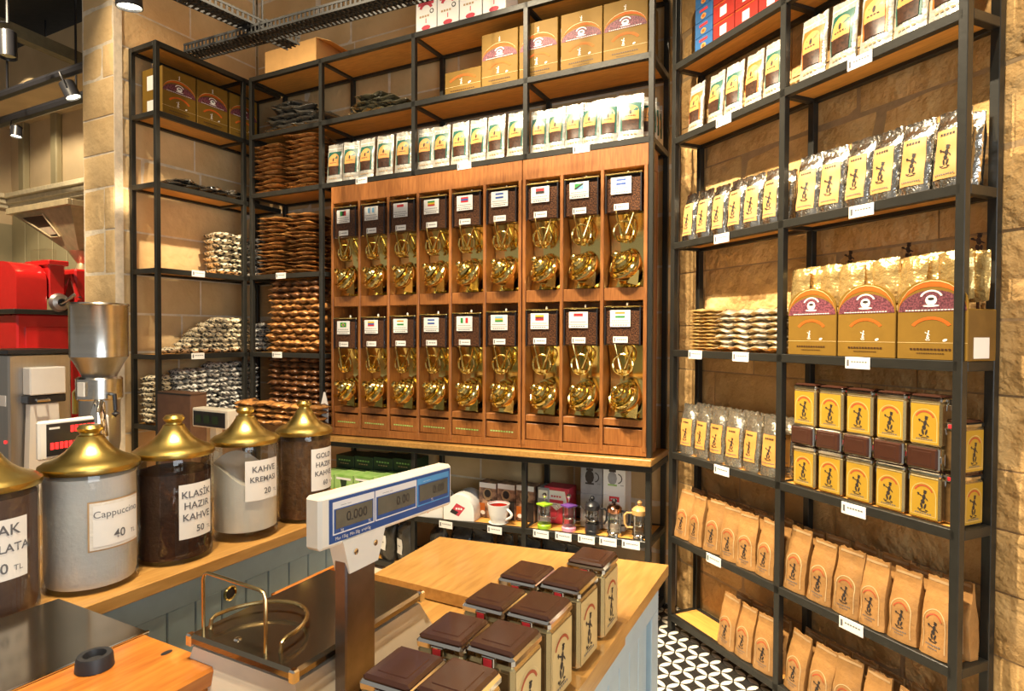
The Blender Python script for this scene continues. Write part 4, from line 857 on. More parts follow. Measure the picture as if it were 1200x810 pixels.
def press(kb, kt, kh, style, h=.17):
    def b():
        r = empty('french_press'); m = MB(); m.lathe([(.036, .022), (.038, .03), (.038, h-.03), (.036, h-.028)], 'glass', 20); m.build('glass_beaker', r)
        m = MB(); m.lathe([(0, .0), (.042, 0), (.042, .018), (.037, .024), (0, .022)], kb, 20)
        if style in ('black',): m.lathe([(.0385, .018), (.041, .02), (.041, .055), (.0385, .055)], kb, 20)
        m.build('base', r)
        m = MB(); m.lathe([(.041, h-.036), (.042, h-.03), (.042, h-.01), (.03, h+.004), (.012, h+.012), (0, h+.014)] if style != 'square' else [(.038, h-.034), (.05, h-.03), (.05, h-.022), (.01, h-.016), (0, h-.014)], kt, 20 if style != 'square' else 4); m.build('lid', r)
        m = MB(); m.lathe([(.004, h), (.004, h+.012), (.012, h+.02), (.014, h+.03), (.008, h+.04), (0, h+.041)], kh if style != 'square' else 'chrome', 12); m.build('plunger_knob', r)
        m = MB(); m.lathe([(.034, .07), (.035, .074), (.034, .078), (0, .078)], 'chrome', 16); m.tube([(0, 0, .07), (0, 0, h)], .002, 'chrome', 6); m.build('plunger', r)
        sg = 1 if style != 'wood' else -1
        m = MB(); m.tube([(sg*.036, 0, h-.03), (sg*.07, 0, h-.03), (sg*.082, 0, h-.045), (sg*.080, 0, .075), (sg*.068, 0, .055), (sg*.037, 0, .055)], .0065, kh if style != 'square' else 'glass', 8); m.build('handle', r)
        m = MB()
        for a in range(4):
            an = PI/4+a*PI/2; m.box(.040*math.cos(an)-.003, .040*math.cos(an)+.003, .040*math.sin(an)-.003, .040*math.sin(an)+.003, .0, h-.03, 'chrome' if style != 'square' else kt)
        if style in ('copper', 'wood'): m.build('cage', r)
        return r
    return b
for key, u, args, lab in (('p1', -.638, ('lime', 'lime', 'chrome', 'square', .165), 'small french press on a lime green base with lime lid'), ('p2', -.482, ('pink', 'purple', 'chrome', 'square', .17), 'small french press on a pink base with lilac lid'), ('p3', -.337, ('black', 'black', 'black', 'black', .17), 'black french press with black lid and handle'), ('p4', -.206, ('chrome', 'copper', 'black', 'copper', .165), 'chrome french press with a shiny copper dome'), ('p5', -.062, ('chrome', 'beech', 'beech', 'wood', .165), 'french press with a beech wood lid and handle')):
    inst(key, press(*args), FM, u, .06, ZS(u)+.001, lab+' on the low shelf', 'french press', 'french presses on the low shelf', rot=R(20))
# green boxes at the left of the low bay
def gbox(k, w=.165, h=.155):
    def b():
        r = empty('tea_box'); m = MB(); m.box(-w/2, w/2, -.09, .09, 0, h, k, .002); m.build('box_body', r); p = MB(); fn = lambda x, z: -.09
        if k == 'lightgreen': p.rect(-w/2, w/2, 0, .055, fn, 'flagorange', .001); p.poly([(-.012, .03), (.012, .03), (.03, .12), (-.03, .12)], fn, 'darkgreen', .0014); p.rect(-w*.4, w*.4, .12, .135, fn, 'white', .001)
        else: p.dashes(-w*.35, w*.35, h*.55, .010, 5, fn, 'lightgreen'); p.dashes(-w*.25, w*.25, h*.3, .006, 4, fn, 'palebrown')
        p.build('print', r); return r
    return b
for i in range(4): inst('lg', gbox('lightgreen'), FM, -2.265+.172*i, .02, ZS(-2.265+.172*i)+.10, 'light green and orange tea box, %s from the jars' % nth(i), 'box', 'light green tea boxes')
for i in range(4): inst('lgb', simplebox('brown_tray', .168, .18, .10, 'carton', lambda p, fn: p.dashes(-.05, .05, .04, .01, 5, fn, 'palebrown')), FM, -2.265+.172*i, .02, ZS(-2.265+.172*i)+.003, 'low brown board box under the %s light green tea box' % nth(i), 'box', 'brown board boxes')
for i in range(4):
    for j in range(4): inst('dg', gbox('darkgreen', .17, .085), FM, -2.265+.176*i, .22, ZS(-2.265+.176*i)+.004+.0855*j, 'dark green box in the shaded stack, %s column from the jars, %s layer up' % (nth(i), nth(j)), 'box', 'dark green boxes')
# dark bags on the bottom shelf
sp = [(-1.98+.17*i, .05+.02*(i % 2)) for i in range(3)]+[(-1.40+.16*i, .08+.02*(i % 2)) for i in range(8)]
for i, (u, w) in enumerate(sp):
    def bb():
        r = empty('black_bag'); m, fn = bag_base(.16, .30, .11, 'brick', 44, 'blackfoil'); m.build('foil_body', r, 60); p = MB(); p.rect(-.035, .035, .07, .17, fn, 'white', .004, 3, 4); p.dashes(-.02, .02, .12, .006, 3, fn, 'greyink', .006); p.build('label', r); return r
    inst('blkbag', bb, FM, u, w, .062+.05*u*0, 'black bag with white label, %s from the blue counter, bottom shelf' % nth(i), 'coffee bag', 'black bags on the bottom shelf', rot=R(-20+rnd.uniform(-12, 12)), lean=R(rnd.uniform(-3, 3)))
inst('prp', simplebox('purple_pack', .06, .1, .25, 'purple', lambda p, fn: p.rect(-.02, .02, .05, .09, fn, 'pink', .001)), FM, -.045, .04, .062, 'tall purple pack on the bottom shelf at the end by the tall rack', 'pack')
inst('grn', simplebox('green_pack', .1, .1, .21, 'lime', lambda p, fn: p.rect(-.04, .04, .1, .16, fn, 'flaggreen', .001)), FM, -.14, .02, .062, 'green pack on the bottom shelf beside the purple pack', 'pack')

# ================================================================== JAR COUNTER
r = empty('jar_counter'); put(r, FM, 0, 0); tag(r, 'grey-blue panelled counter with an oak top carrying the brass-lidded jars', 'counter')
m = MB(); m.box(-1.50, -.808, -3.35, -1.42, .862, .90, 'oak', .003); m.build('top', r)
m = MB(); m.box(-1.48, -.845, -3.33, -1.44, 0, .862, 'blue'); m.build('carcass', r)
m = MB(); m.box(-.845, -.828, -3.33, -1.44, .785, .862, 'blue', .002); m.build('top_board', r)
m = MB(); m.box(-.845, -.824, -3.33, -1.44, .0, .10, 'blue', .002); m.build('kick_board', r)
for i in range(21): m = MB(); m.box(-.845, -.832, -3.33+.0905*i, -3.33+.0905*i+.088, .10, .785, 'blue', .003); m.build('board', r)
m = MB(); m.lathe([(.017, 0), (.024, .0), (.024, .005), (.019, .008), (.016, .004)], 'brass', 18, (-.832, -1.945, .765), 'x'); m.lathe([(0, .003), (.017, .003)], 'ink', 18, (-.832, -1.945, .765), 'x'); m.build('cable_grommet', r)
bc = empty('back_counter'); put(bc, FM, 0, 0); tag(bc, 'low work counter behind the jars carrying the steel grinders', 'counter')
m = MB(); m.box(-2.6, -1.51, -2.9, -1.35, .86, .90, 'oak', .003); m.build('top', bc); m = MB(); m.box(-2.58, -1.53, -2.88, -1.37, 0, .86, 'blue'); m.build('carcass', bc)

CAMF = (0.876, -3.265)
def jar(cu, cw, r_, content, fill, lines, off, half, zl, label, slope=0, frame=False, grooves=True):
    r = empty('storage_jar'); put(r, FM, cu, cw, .9015); tag(r, label, 'jar', 'brass-lidded jars on the counter'); H = .325
    m = MB(); m.lathe([(0, .0), (r_*.95, .0), (r_, .008), (r_*1.01, .016), (r_, .026), (r_*.985, .034), (r_, .045), (r_, .27), (r_*.985, .285), (r_*1.0, .295), (r_*.985, .31), (r_*.94, .325)], 'glass', 40); m.build('glass_jar', r, 60)
    m = MB(); n_ = 32; ri = r_*.965
    if not slope: m.lathe([(0, .012), (ri*.96, .012), (ri, .03), (ri, fill), (ri*.8, fill+.006), (0, fill+.01)], content, n_)
    else:
        vs = [(ri*math.cos(2*PI*i/n_), ri*math.sin(2*PI*i/n_), .03) for i in range(n_)]+[(ri*math.cos(2*PI*i/n_), ri*math.sin(2*PI*i/n_), fill+slope*math.cos(2*PI*i/n_-PI*1.05)+.012*math.sin(6*PI*i/n_)) for i in range(n_)]+[(0, 0, .03), (0, 0, fill)]
        m.add(vs, [(i, (i+1) % n_, n_+(i+1) % n_, n_+i) for i in range(n_)]+[((i+1) % n_, i, 2*n_) for i in range(n_)]+[(n_+i, n_+(i+1) % n_, 2*n_+1) for i in range(n_)], content)
    m.build('contents', r, 60)
    m = MB(); m.lathe([(r_*.93, .318), (r_*1.06, .318), (r_*1.08, .324), (r_*1.07, .333), (r_*1.0, .338), (r_*.96, .342), (r_*.84, .347), (r_*.68, .356), (r_*.52, .370), (r_*.39, .388), (r_*.30, .404), (r_*.28, .410), (r_*.22, .413), (r_*.21, .418), (r_*.27, .424), (r_*.29, .431), (r_*.23, .440), (0, .443)], 'lidbrass', 40); m.build('lid', r, 40)
    ph = math.atan2(CAMF[1]-cw, CAMF[0]-cu)+R(off); rr = r_+.0012
    def cyl(s, z, e=0): a = ph+s/rr; return ((rr+e)*math.cos(a), (rr+e)*math.sin(a), z)
    W_ = R(half)*rr; z0, z1 = zl
    def patch(name, w0, w1, za, zb, k, e):
        m = MB(); N = 14; vs = []
        for i in range(N+1): s = w0+(w1-w0)*i/N; vs += [cyl(s, za, e), cyl(s, zb, e)]
        m.add(vs, [(2*i, 2*i+2, 2*i+3, 2*i+1) for i in range(N)], k); return m.build(name, r)
    if frame: patch('label_border', -W_-.012, W_+.012, z0-.012, z1+.012, 'palebrown', .0004); patch('label_backing', -W_-.008, W_+.008, z0-.008, z1+.008, 'greypowder', .0008)
    lb = patch('paper_label', -W_, W_, z0, z1, 'white', .0014)
    for (body, size, x, y, k, bold) in lines:
        text(body, size, k, lb, lambda a, b, x=x, y=y: cyl(a+x, (z0+z1)/2+b+y, .0022), bold=bold)
    return r
GI = 'greyink'
jar(-.965, -2.537, .112, 'choco', .300, [('SICAK', .036, .004, .045, GI, .0004), ('\u00c7\u0130KOLATA', .028, .004, .002, GI, .0004), ('40', .034, .010, -.045, GI, .0004), ('TL', .019, .048, -.048, GI, 0)], 10, 36, (.11, .255), 'glass jar of cocoa-brown powder with brass lid, above the steel plate')
jar(-.965, -2.288, .113, 'greypowder', .305, [('Cappuccino', .026, 0, .030, GI, 0), ('40', .032, .002, -.030, GI, .0004), ('TL', .016, .045, -.034, GI, 0)], 33, 31, (.125, .235), 'glass jar of grey powder with a framed label reading Cappuccino', frame=True)
jar(-.952, -2.050, .107, 'darkpowder', .270, [('KLAS\u0130K', .029, 0, .050, GI, .0004), ('HAZIR', .029, 0, .016, GI, .0004), ('KAHVE', .029, 0, -.019, GI, .0004), ('50', .028, .008, -.058, GI, .0004), ('TL', .015, .040, -.061, GI, 0)], 35, 29, (.075, .240), 'glass jar of dark instant coffee with a label reading KLASIK HAZIR KAHVE')
jar(-.935, -1.800, .105, 'milkpowder', .225, [('KAHVE', .028, .002, .036, GI, .0004), ('KREMASI', .025, 0, .002, GI, .0004), ('20', .028, .012, -.040, GI, .0004), ('TL', .015, .046, -.043, GI, 0)], 33, 34, (.135, .270), 'glass jar of white creamer with a label reading KAHVE KREMASI', slope=.045)
jar(-.905, -1.560, .097, 'goldcoffee', .300, [('GOLD', .026, 0, .050, GI, .0004), ('HAZIR', .026, 0, .017, GI, .0004), ('KAHVE', .026, 0, -.016, GI, .0004), ('60', .025, .006, -.052, GI, .0004), ('TL', .014, .036, -.055, GI, 0)], 45, 31, (.115, .270), 'glass jar of brown coffee with a label reading GOLD HAZIR KAHVE')

# ================================================================== TIN COUNTER
r = empty('tin_counter'); put(r, FM, 0, 0); tag(r, 'oak-topped pale blue panelled counter carrying rows of gold tins and the white scale', 'counter')
m = MB(); poly = [(-.318, -1.512), (-.300, -1.876), (.095, -1.882), (.095, -3.0), (.440, -3.0), (.440, -1.399)]
m.prism(poly, .868, .90, 'oak', 'z'); fixn(m.build('top', r))
m = MB(); m.box(-.31, .43, -3.0, -1.80, .832, .864, 'oak', .003); m.build('lower_top', r)
m = MB(); m.box(-.29, .395, -2.98, -1.53, 0, .832, 'paleblue'); m.build('carcass', r)
m = MB(); m.box(.395, .418, -2.98, -1.43, .775, .866, 'paleblue', .002); m.build('top_board', r)
m = MB(); m.box(.395, .418, -1.505, -1.43, 0, .775, 'paleblue', .002); m.build('corner_stile', r)
m = MB(); m.box(.395, .418, -2.98, -1.505, 0, .10, 'paleblue', .002); m.build('kick_board', r)
m = MB(); m.box(-.29, .395, -1.53, -1.52, 0, .832, 'paleblue', 0); m.build('back_board', r)
for i in range(17): m = MB(); m.box(.395, .404, -2.975+.0865*i, -2.975+.0865*i+.083, .10, .775, 'paleblue', .003); m.build('board', r)
ct = tin(.108, .093, .173, 'tinlabel2')
for col, u, ws in (('right', .373, (-1.884, -2.030, -2.180, -2.325, -2.475, -2.62)), ('left', .277, (-2.040, -2.185, -2.338, -2.485, -2.63))):
    for i, w in enumerate(ws): inst('ctin', ct, FM, u, w, .9005, 'gold tin with brown lid, %s from the far end of the %s' % (nth(i), 'row along the edge' if col == 'right' else 'row beside the scale'), 'coffee tin', 'gold tins on the oak counter', rot=R(90+random.uniform(-2, 2)))

# ---- big shop scale
r = empty('shop_scale'); put(r, FM, 0, 0); tag(r, 'white shop scale with dark steel plate, brass guard ring and blue display on a post', 'scale')
m = MB(); top = [(-.252, -2.478), (.030, -2.478), (.030, -2.105), (-.285, -2.105)]; bot = [(-.275, -2.50), (.062, -2.50), (.062, -2.055), (-.30, -2.055)]
m.add([(x, y, .867) for x, y in bot]+[(x, y, .972) for x, y in top], [(3, 2, 1, 0), (4, 5, 6, 7), (0, 1, 5, 4), (1, 2, 6, 5), (2, 3, 7, 6), (3, 0, 4, 7)], 'cream'); m.build('housing', r)
m = MB(); m.box(-.258, .036, -2.487, -2.098, .978, 1.0, 'darksteel', .006); m.build('weighing_plate', r)
for x, y in ((.031, -2.482), (-.253, -2.482), (.031, -2.103)): m = MB(); m.box(x-.008, x+.008, y-.008, y+.008, .976, 1.001, 'chrome', .003); m.build('plate_corner', r)
m = MB(); m.box(-.22, 0, -2.45, -2.13, .968, .98, 'black'); m.build('plate_support', r)
ring = [(-.236, -2.452, 1.0), (-.236, -2.449, 1.018)]+[(-.138-.100*math.cos(PI*i/14), -2.437+.115*math.sin(PI*i/14), 1.022) for i in range(15)]+[(-.036, -2.449, 1.018), (-.036, -2.452, 1.0)]
m = MB(); m.tube(ring, .0042, 'rod', 8); m.build('guard_ring', r)
m = MB(); m.tube([(-.243, -2.462, 1.0), (-.243, -2.462, 1.105), (-.238, -2.462, 1.115), (-.228, -2.462, 1.119), (-.070, -2.470, 1.119), (-.060, -2.470, 1.115), (-.055, -2.470, 1.105), (-.055, -2.470, 1.0)], .0036, 'rod', 8); m.build('guard_handle', r)
m = MB(); m.lathe([(0, .004), (.006, .003), (.008, 0)], 'chrome', 12, (-.15, -2.455, 1.0)); m.build('screw', r)
m = MB(); m.box(-.012, .026, -2.335, -2.315, 1.0, 1.001, 'palebrown'); m.build('sticker', r)
m = MB(); m.box(.046, .076, -2.398, -2.315, .866, 1.175, 'pole', .003); m.build('post', r)
m = MB(); m.prism([(-2.392, 1.150), (-2.312, 1.150), (-2.285, 1.222), (-2.412, 1.222)], .042, .080, 'cream', 'x'); n_ = fixn(m.build('neck', r))
for y in (-2.378, -2.322): m = MB(); m.lathe([(.006, 0), (.006, .003), (0, .004)], 'chrome', 10, (.080, y, 1.188), 'x'); m.build('screw', n_)
TI = math.atan2(-.018, .42)
def dsp(name, y0, y1, z0, z1, x0, x1, k, par, b=0):
    m = MB(); m.box(x0, x1, y0, y1, z0, z1, k, b); m.v = [(x, y, z+(y+2.466)*math.tan(TI)) for x, y, z in m.v]; return m.build(name, par)
head = dsp('display_head', -2.468, -2.046, 1.213, 1.310, .042, .080, 'cream', r, .006)
pan = dsp('blue_panel', -2.446, -2.056, 1.222, 1.302, .0795, .0812, 'bluepanel', r)
for (a, b, k) in ((-2.438, -2.325, 'white'), (-2.322, -2.187, 'white'), (-2.184, -2.062, 'skyblue')):
    dsp('window_frame', a, b, 1.236, 1.296, .0812, .0816, k, pan); dsp('blue_inset', a+.003, b-.003, 1.2385, 1.283, .0816, .0819, 'bluepanel', pan); dsp('lcd_window', a+.007, b-.006, 1.246, 1.281, .0819, .0823, 'lcd', pan)
def dtext(body, size, yc, zc, k): text(body, size, k, pan, lambda a, b: (.0827, yc+a, zc+b+(yc+a+2.466)*math.tan(TI)))
dtext('0.000', .026, -2.375, 1.263, 'black'); dtext('0.00', .026, -2.235, 1.263, 'black'); dtext('0.00', .026, -2.105, 1.263, 'black')
for y, t_ in ((-2.405, '\u2013\u2013\u2013 \u2013\u2013'), (-2.285, '\u2013\u2013\u2013\u2013 \u2013\u2013'), (-2.15, '\u2013\u2013 \u2013\u2013\u2013')): dtext(t_, .010, y, 1.2885, 'greyink' if y < -2.2 else 'white')
dtext('Max 15kg  Min 20g  e=d=5g', .0085, -2.385, 1.229, 'white')
for y, t_ in ((-2.415, 'kg'), (-2.34, 'TL'), (-2.13, 'TL')): dtext(t_, .008, y, 1.2425, 'white')
# small wooden tray behind the scale
r = empty('wooden_tray'); put(r, FM, -.47, -1.86, 0); tag(r, 'small orange wooden tray on a stool between the blue counter and the scale', 'tray')
m = MB(); m.box(-.09, .07, -.16, .10, .80, .812, 'orange_wood'); m.build('tray_base', r)
for a in ((-.09, -.078, -.16, .10), (.058, .07, -.16, .10), (-.09, .07, .088, .10), (-.09, .07, -.16, -.148)): m = MB(); m.box(a[0], a[1], a[2], a[3], .80, .845, 'orange_wood', .002); m.build('tray_side', r)
for x in (-.08, .06):
    for y in (-.15, .09): m = MB(); m.box(x-.012, x+.012, y-.012, y+.012, 0, .80, 'orange_wood'); m.build('leg', r)

# ================================================================== FRONT DESK with steel plate
r = empty('work_desk'); put(r, FM, 0, 0); tag(r, 'orange varnished wooden desk end in the near corner, set against the jar counter', 'desk')
m = MB(); m.box(-.435, -.183, -3.6, -2.462, .912, .95, 'orange_wood', .006); m.build('top', r)
m = MB(); m.box(-.79, -.21, -3.58, -2.49, 0, .90, 'orange_wood', .003); m.build('carcass', r)
m = MB(); m.box(-.79, -.19, -2.50, -2.475, .86, .912, 'orange_wood', .003); m.build('apron', r)
m = MB(); m.lathe([(0, .0), (.012, 0), (.012, .001), (0, .001)], 'black', 14, (-.316, -2.492, .95), 'z', .5); m.build('grommet_hole', r)  # flat black disc painted in for the dark of an oval hole
r = empty('steel_tray'); put(r, FM, 0, 0); tag(r, 'flat shiny steel plate lying beside the orange wood under the cocoa jar', 'tray')
m = MB(); m.box(-.79, -.432, -3.6, -2.455, .938, .952, 'darksteel', .003); m.build('plate', r); m = MB(); m.box(-.437, -.430, -3.6, -2.455, .950, .954, 'chrome', .001); m.build('rim', r)
m = MB(); m.box(-.79, -.45, -3.58, -2.475, .90, .938, 'black'); m.build('underframe', r)
r = empty('rubber_cup'); put(r, FM, -.385, -2.592, .951); tag(r, 'short black rubber ring standing on the orange desk top at the steel edge', 'rubber ring')
m = MB(); m.lathe([(.021, .0), (.033, 0), (.031, .022), (.029, .026), (.020, .026), (.017, .014), (.0, .012)], 'rubber', 24); m.build('ring_body', r)

# ================================================================== MACHINES AT THE LEFT
r = empty('coffee_grinder'); put(r, FM, -1.262, -2.1, .9); tag(r, 'tall steel coffee grinder with a wide cylinder hopper behind the Cappuccino jar', 'grinder')
m = MB(); m.lathe([(.078, .615), (.083, .62), (.083, .785), (.086, .79), (.083, .795), (.078, .79), (.0, .76)], 'steel', 32); m.lathe([(.083, .62), (.070, .60), (.048, .555), (.046, .552)], 'satin', 32); m.build('hopper', r)
m = MB(); m.lathe([(0, .48), (.062, .48), (.066, .485), (.066, .548), (.060, .555), (0, .556)], 'steel', 28); m.build('grinder_head', r)
m = MB(); m.box(.0, .036, -.068, -.064, .495, .54, 'white'); m.build('plate_label', r)
m = MB(); m.lathe([(0, .02), (.052, .02), (.052, .30), (.058, .34), (.058, .48), (0, .48)], 'satin', 28); m.build('column', r)
m = MB(); m.lathe([(0, 0), (.09, 0), (.09, .015), (.08, .025), (0, .025)], 'satin', 28); m.build('foot', r)
m = MB(); m.tube([(.05, -.03, .47), (.08, -.05, .44), (.085, -.05, .37)], [.018, .022, .026], 'chrome', 12); m.build('spout', r)
m = MB(); m.tube([(.066, 0, .50), (.10, -.01, .50), (.105, -.01, .45)], .006, 'black', 8); m.lathe([(0, -.012), (.012, 0), (0, .012)], 'black', 10, (.105, -.01, .44)); m.build('lever', r)
m = MB(); m.tube([(-.066, -.02, .52), (-.085, -.03, .50), (-.085, -.03, .43)], .010, 'brass', 8); m.build('side_knob', r)
r = empty('price_scale'); put(r, FM, -1.17, -2.215, .9); tag(r, 'white scale head with red glowing digits behind the Cappuccino jar', 'scale')
m = MB(); m.box(-.02, .0, -.105, .095, .322, .438, 'white', .006); m.build('display_head', r)
m = MB(); m.box(.0, .0015, -.085, .078, .333, .428, 'black'); pn = m.build('display_panel', r)
for (y0, y1, z0, z1) in ((-.075, .0, .352, .372), (-.02, .05, .398, .418)):
    m = MB()
    for i in range(6): m.box(.0015, .0022, y0+(y1-y0)*i/6, y0+(y1-y0)*(i+.7)/6, z0, z1, 'led')
    m.build('red_digits', pn)
m = MB(); m.box(.0015, .002, -.078, -.05, .412, .418, 'white'); m.box(.0015, .0022, .056, .074, .36, .42, 'skyblue'); m.build('panel_marks', pn)
m = MB(); m.box(-.02, -.002, -.02, .02, .05, .33, 'white', .003); m.build('post', r); m = MB(); m.box(-.10, .02, -.06, .06, .0, .05, 'white', .006); m.build('housing', r)
r = empty('small_scale'); put(r, FM, -1.55, -1.46, .9); tag(r, 'beige scale with a dark green display window behind the creamer jar', 'scale')
m = MB(); m.box(-.115, .125, -.03, .03, .28, .365, 'cream', .004); m.build('display_head', r); m = MB(); m.box(-.105, .105, -.0315, -.029, .287, .352, 'black'); m.dashes(-.09, .08, .30, .035, 3, lambda x, z: -.0315, 'darkgreen'); m.build('display_window', r)
m = MB(); m.box(-.02, .02, -.01, .02, .06, .29, 'cream'); m.build('post', r); m = MB(); m.box(-.14, .14, -.10, .14, 0, .06, 'cream', .006); m.build('housing', r)
r = empty('brown_bin'); put(r, FM, -1.895, -1.39, .9); tag(r, 'plain brown upright box behind the dark instant coffee jar', 'box')
m = MB(); m.box(-.125, .125, -.035, .05, 0, .415, 'brownscreen', .003); m.build('box_body', r); m = MB(); m.box(-.125, .125, -.036, .051, .405, .412, 'iron'); m.build('rim', r)
r = empty('steel_machine'); put(r, FM, -1.854, -2.10, .9); tag(r, 'grey steel bag-filling grinder with a white chute at the left edge', 'grinder')
m = MB(); m.box(-.30, 0, 0, .215, 0, .615, 'satin', .006); m.build('housing', r); m = MB(); m.box(-.31, .005, -.005, .22, .615, .632, 'black', .003); m.build('top_plate', r)
m = MB(); m.box(0, .055, .045, .168, .46, .565, 'white', .004); m.build('chute_box', r); m = MB(); m.box(-.005, .05, .04, .17, .428, .458, 'black', .003); m.build('chute_jaw', r)
m = MB(); m.tube([(.055, .06, .445), (.075, .06, .44), (.075, .10, .44), (.055, .10, .445)], .005, 'chrome', 6); m.build('bag_clip', r)
m = MB(); m.add([(.012, .035, .0), (.05, .035, .0), (.05, .16, .0), (.012, .16, .0), (.012, .05, .425), (.045, .05, .425), (.045, .145, .425), (.012, .145, .425)], [(3, 2, 1, 0), (4, 5, 6, 7), (0, 1, 5, 4), (1, 2, 6, 5), (2, 3, 7, 6), (3, 0, 4, 7)], 'white'); m.build('paper_bag', r)
m = MB(); m.box(-.12, -.02, -.002, 0, .42, .46, 'white'); m.build('plate_label', r); m = MB(); m.box(-.03, -.02, -.004, 0, .28, .29, 'led'); m.build('indicator', r)
r = empty('roasting_mill'); put(r, FM, -4.53, -.9, 0); tag(r, 'glossy red coffee mill with a funnel hopper behind the stone jamb', 'coffee mill')
m = MB(); m.box(-.95, 0, 0, 1.1, 0, 1.735, 'red', .012); m.build('cabinet', r)
m = MB(); m.box(-.97, .03, -.03, 1.12, 1.735, 1.772, 'iron', .004); m.build('top_plate', r)
for y0 in (.05, .42): m = MB(); m.box(0, .012, y0, y0+.33, 1.0, 1.64, 'red', .004); m.build('door', r)
m = MB(); poly = [(-.46, 1.772), (.0, 1.772), (.0, 2.0)]+[(-.23+.23*math.cos(PI*i/14), 2.0+.14*math.sin(PI*i/14)) for i in range(1, 14)]+[(-.46, 2.0)]
m.prism(poly, .0, .20, 'red', 'y'); fixn(m.build('motor_hood', r))
m = MB(); m.box(-.30, .0, .215, .33, 1.86, 2.14, 'red', .01); m.box(-.33, .03, .20, .345, 2.12, 2.16, 'red', .006); m.build('grinding_body', r)
m = MB(); m.box(-.34, -.0, .40, .85, 1.772, 2.11, 'red', .015); m.build('rear_hood', r)
m = MB(); m.lathe([(.0, 0), (.06, 0), (.075, .03), (.06, .06), (.03, .07)], 'satin', 16, (-.0, .27, 1.83), 'x'); m.tube([(.02, .25, 1.80), (.06, .30, 1.84), (.08, .36, 1.90)], .014, 'chrome', 8); m.build('spout', r)
m = MB(); m.tube([(-.04, .33, 1.90), (-.02, .38, 2.05), (.02, .42, 1.86)], .018, 'red', 8); m.lathe([(0, -.02), (.02, 0), (0, .02)], 'black', 10, (.02, .42, 1.88)); m.build('lever', r)
m = MB(); a = [(-.76, .30), (.14, .30), (.14, .78), (-.76, .78)]; b = [(-.22, .46), (-.06, .46), (-.06, .60), (-.22, .60)]
m.add([(x, y, 2.60) for x, y in a]+[(x, y, 2.27) for x, y in b], [(0, 1, 5, 4), (1, 2, 6, 5), (2, 3, 7, 6), (3, 0, 4, 7), (4, 5, 6, 7)], 'hopper')
ii = lambda p: [(x*.97-.003, y*.96+.020) for x, y in p]
m.add([(x, y, 2.598) for x, y in ii(a)]+[(x, y, 2.29) for x, y in b], [(4, 5, 1, 0), (5, 6, 2, 1), (6, 7, 3, 2), (7, 4, 0, 3), (7, 6, 5, 4)], 'hopper'); m.build('funnel_hopper', r)
m = MB(); m.box(-.78, .16, .27, .30, 2.585, 2.635, 'hopper', .004); m.box(-.78, .16, .78, .81, 2.585, 2.635, 'hopper', .004); m.box(-.78, -.75, .30, .78, 2.585, 2.635, 'hopper', .004); m.box(.13, .16, .30, .78, 2.585, 2.635, 'hopper', .004); m.build('hopper_rim', r)
P_ = lambda s, t, e=.006: (-.76+.54*t+(.90-.74*t)*s, .30+.16*t-e, 2.60-.33*t)
m = MB(); m.add([P_(.08, .14), P_(.50, .14), P_(.48, .66), P_(.18, .66)], [(0, 1, 2, 3)], 'beanprint'); m.add([P_(.13, .42, .009), P_(.485, .42, .009), P_(.475, .60, .009), P_(.21, .60, .009)], [(0, 1, 2, 3)], 'moulding'); m.build('sight_window', r)
m = MB(); c4 = [P_(.08, .14, .01), P_(.50, .14, .01), P_(.48, .66, .01), P_(.18, .66, .01)]; m.tube(c4, .008, 'hopper', 6, True); m.build('window_frame', r)
m = MB(); m.lathe([(.10, 2.27), (.07, 2.22), (.035, 2.17), (.05, 2.12), (.05, 2.10)], 'hopper', 18, (-.14, .53, 0)); m.build('hopper_neck', r)
m = MB(); m.box(-.24, -.02, .20, .28, 2.16, 2.25, 'acrylic', .004); m.build('glass_guard', r)

# ================================================================== CEILING FITTINGS
def tray(name, A, B, wid, hgt, label, thick=.004):
    A, B = Vector(A), Vector(B); d = (B-A); L = d.length; d.normalize(); a = math.atan2(d.y, d.x)
    r = empty(name); r.location = A; r.rotation_euler = (0, 0, a); tag(r, label, 'cable tray', 'cable trays')
    m = MB()
    for s in (-1, 1): m.box(0, L, s*wid/2-.003, s*wid/2+.003, 0, .012, 'traysteel'); m.box(0, L, s*wid/2-.003, s*wid/2+.003, hgt-.012, hgt, 'traysteel')
    m.build('side_edge', r)
    n = int(L/.03); s_ = MB()
    for i in range(n):
        x = i*L/n
        s_.box(x, x+.013, -wid/2, wid/2, 0, .004, 'traysteel')
        for s in (-1, 1): s_.box(x, x+.013, s*wid/2-.002, s*wid/2+.002, .012, hgt-.012, 'traysteel')
    for y in (-wid/6, wid/6): s_.box(0, L, y-.006, y+.006, 0.0, .0035, 'traysteel')
    o = s_.build('perforated_bed', r); o['kind'] = 'stuff'; m = MB()
    for y in (-.028, .0, .026): m.tube([(0, y, .018), (L/2, y*1.1, .016), (L, y, .018)], .011, 'traysteel', 6)
    m.build('cable', r)
    for f in (.25, .75): m = MB(); m.box(L*f-.004, L*f+.004, -.004, .004, hgt, 5.8-A.z, 'traysteel'); m.box(L*f-.02, L*f+.02, -wid/2-.006, wid/2+.006, hgt, hgt+.012, 'traysteel'); m.build('hanger', r)
    return r
tray('cable_tray', (-1.80, 3.06, 3.32), (-1.325, 3.75, 3.32), .115, .05, 'black perforated cable tray pointing at the cardboard carton')
tray('cable_tray', (-1.93, 3.74, 3.262), (-.10, 2.90, 3.262), .115, .05, 'black perforated cable tray crossing over the wide rack')
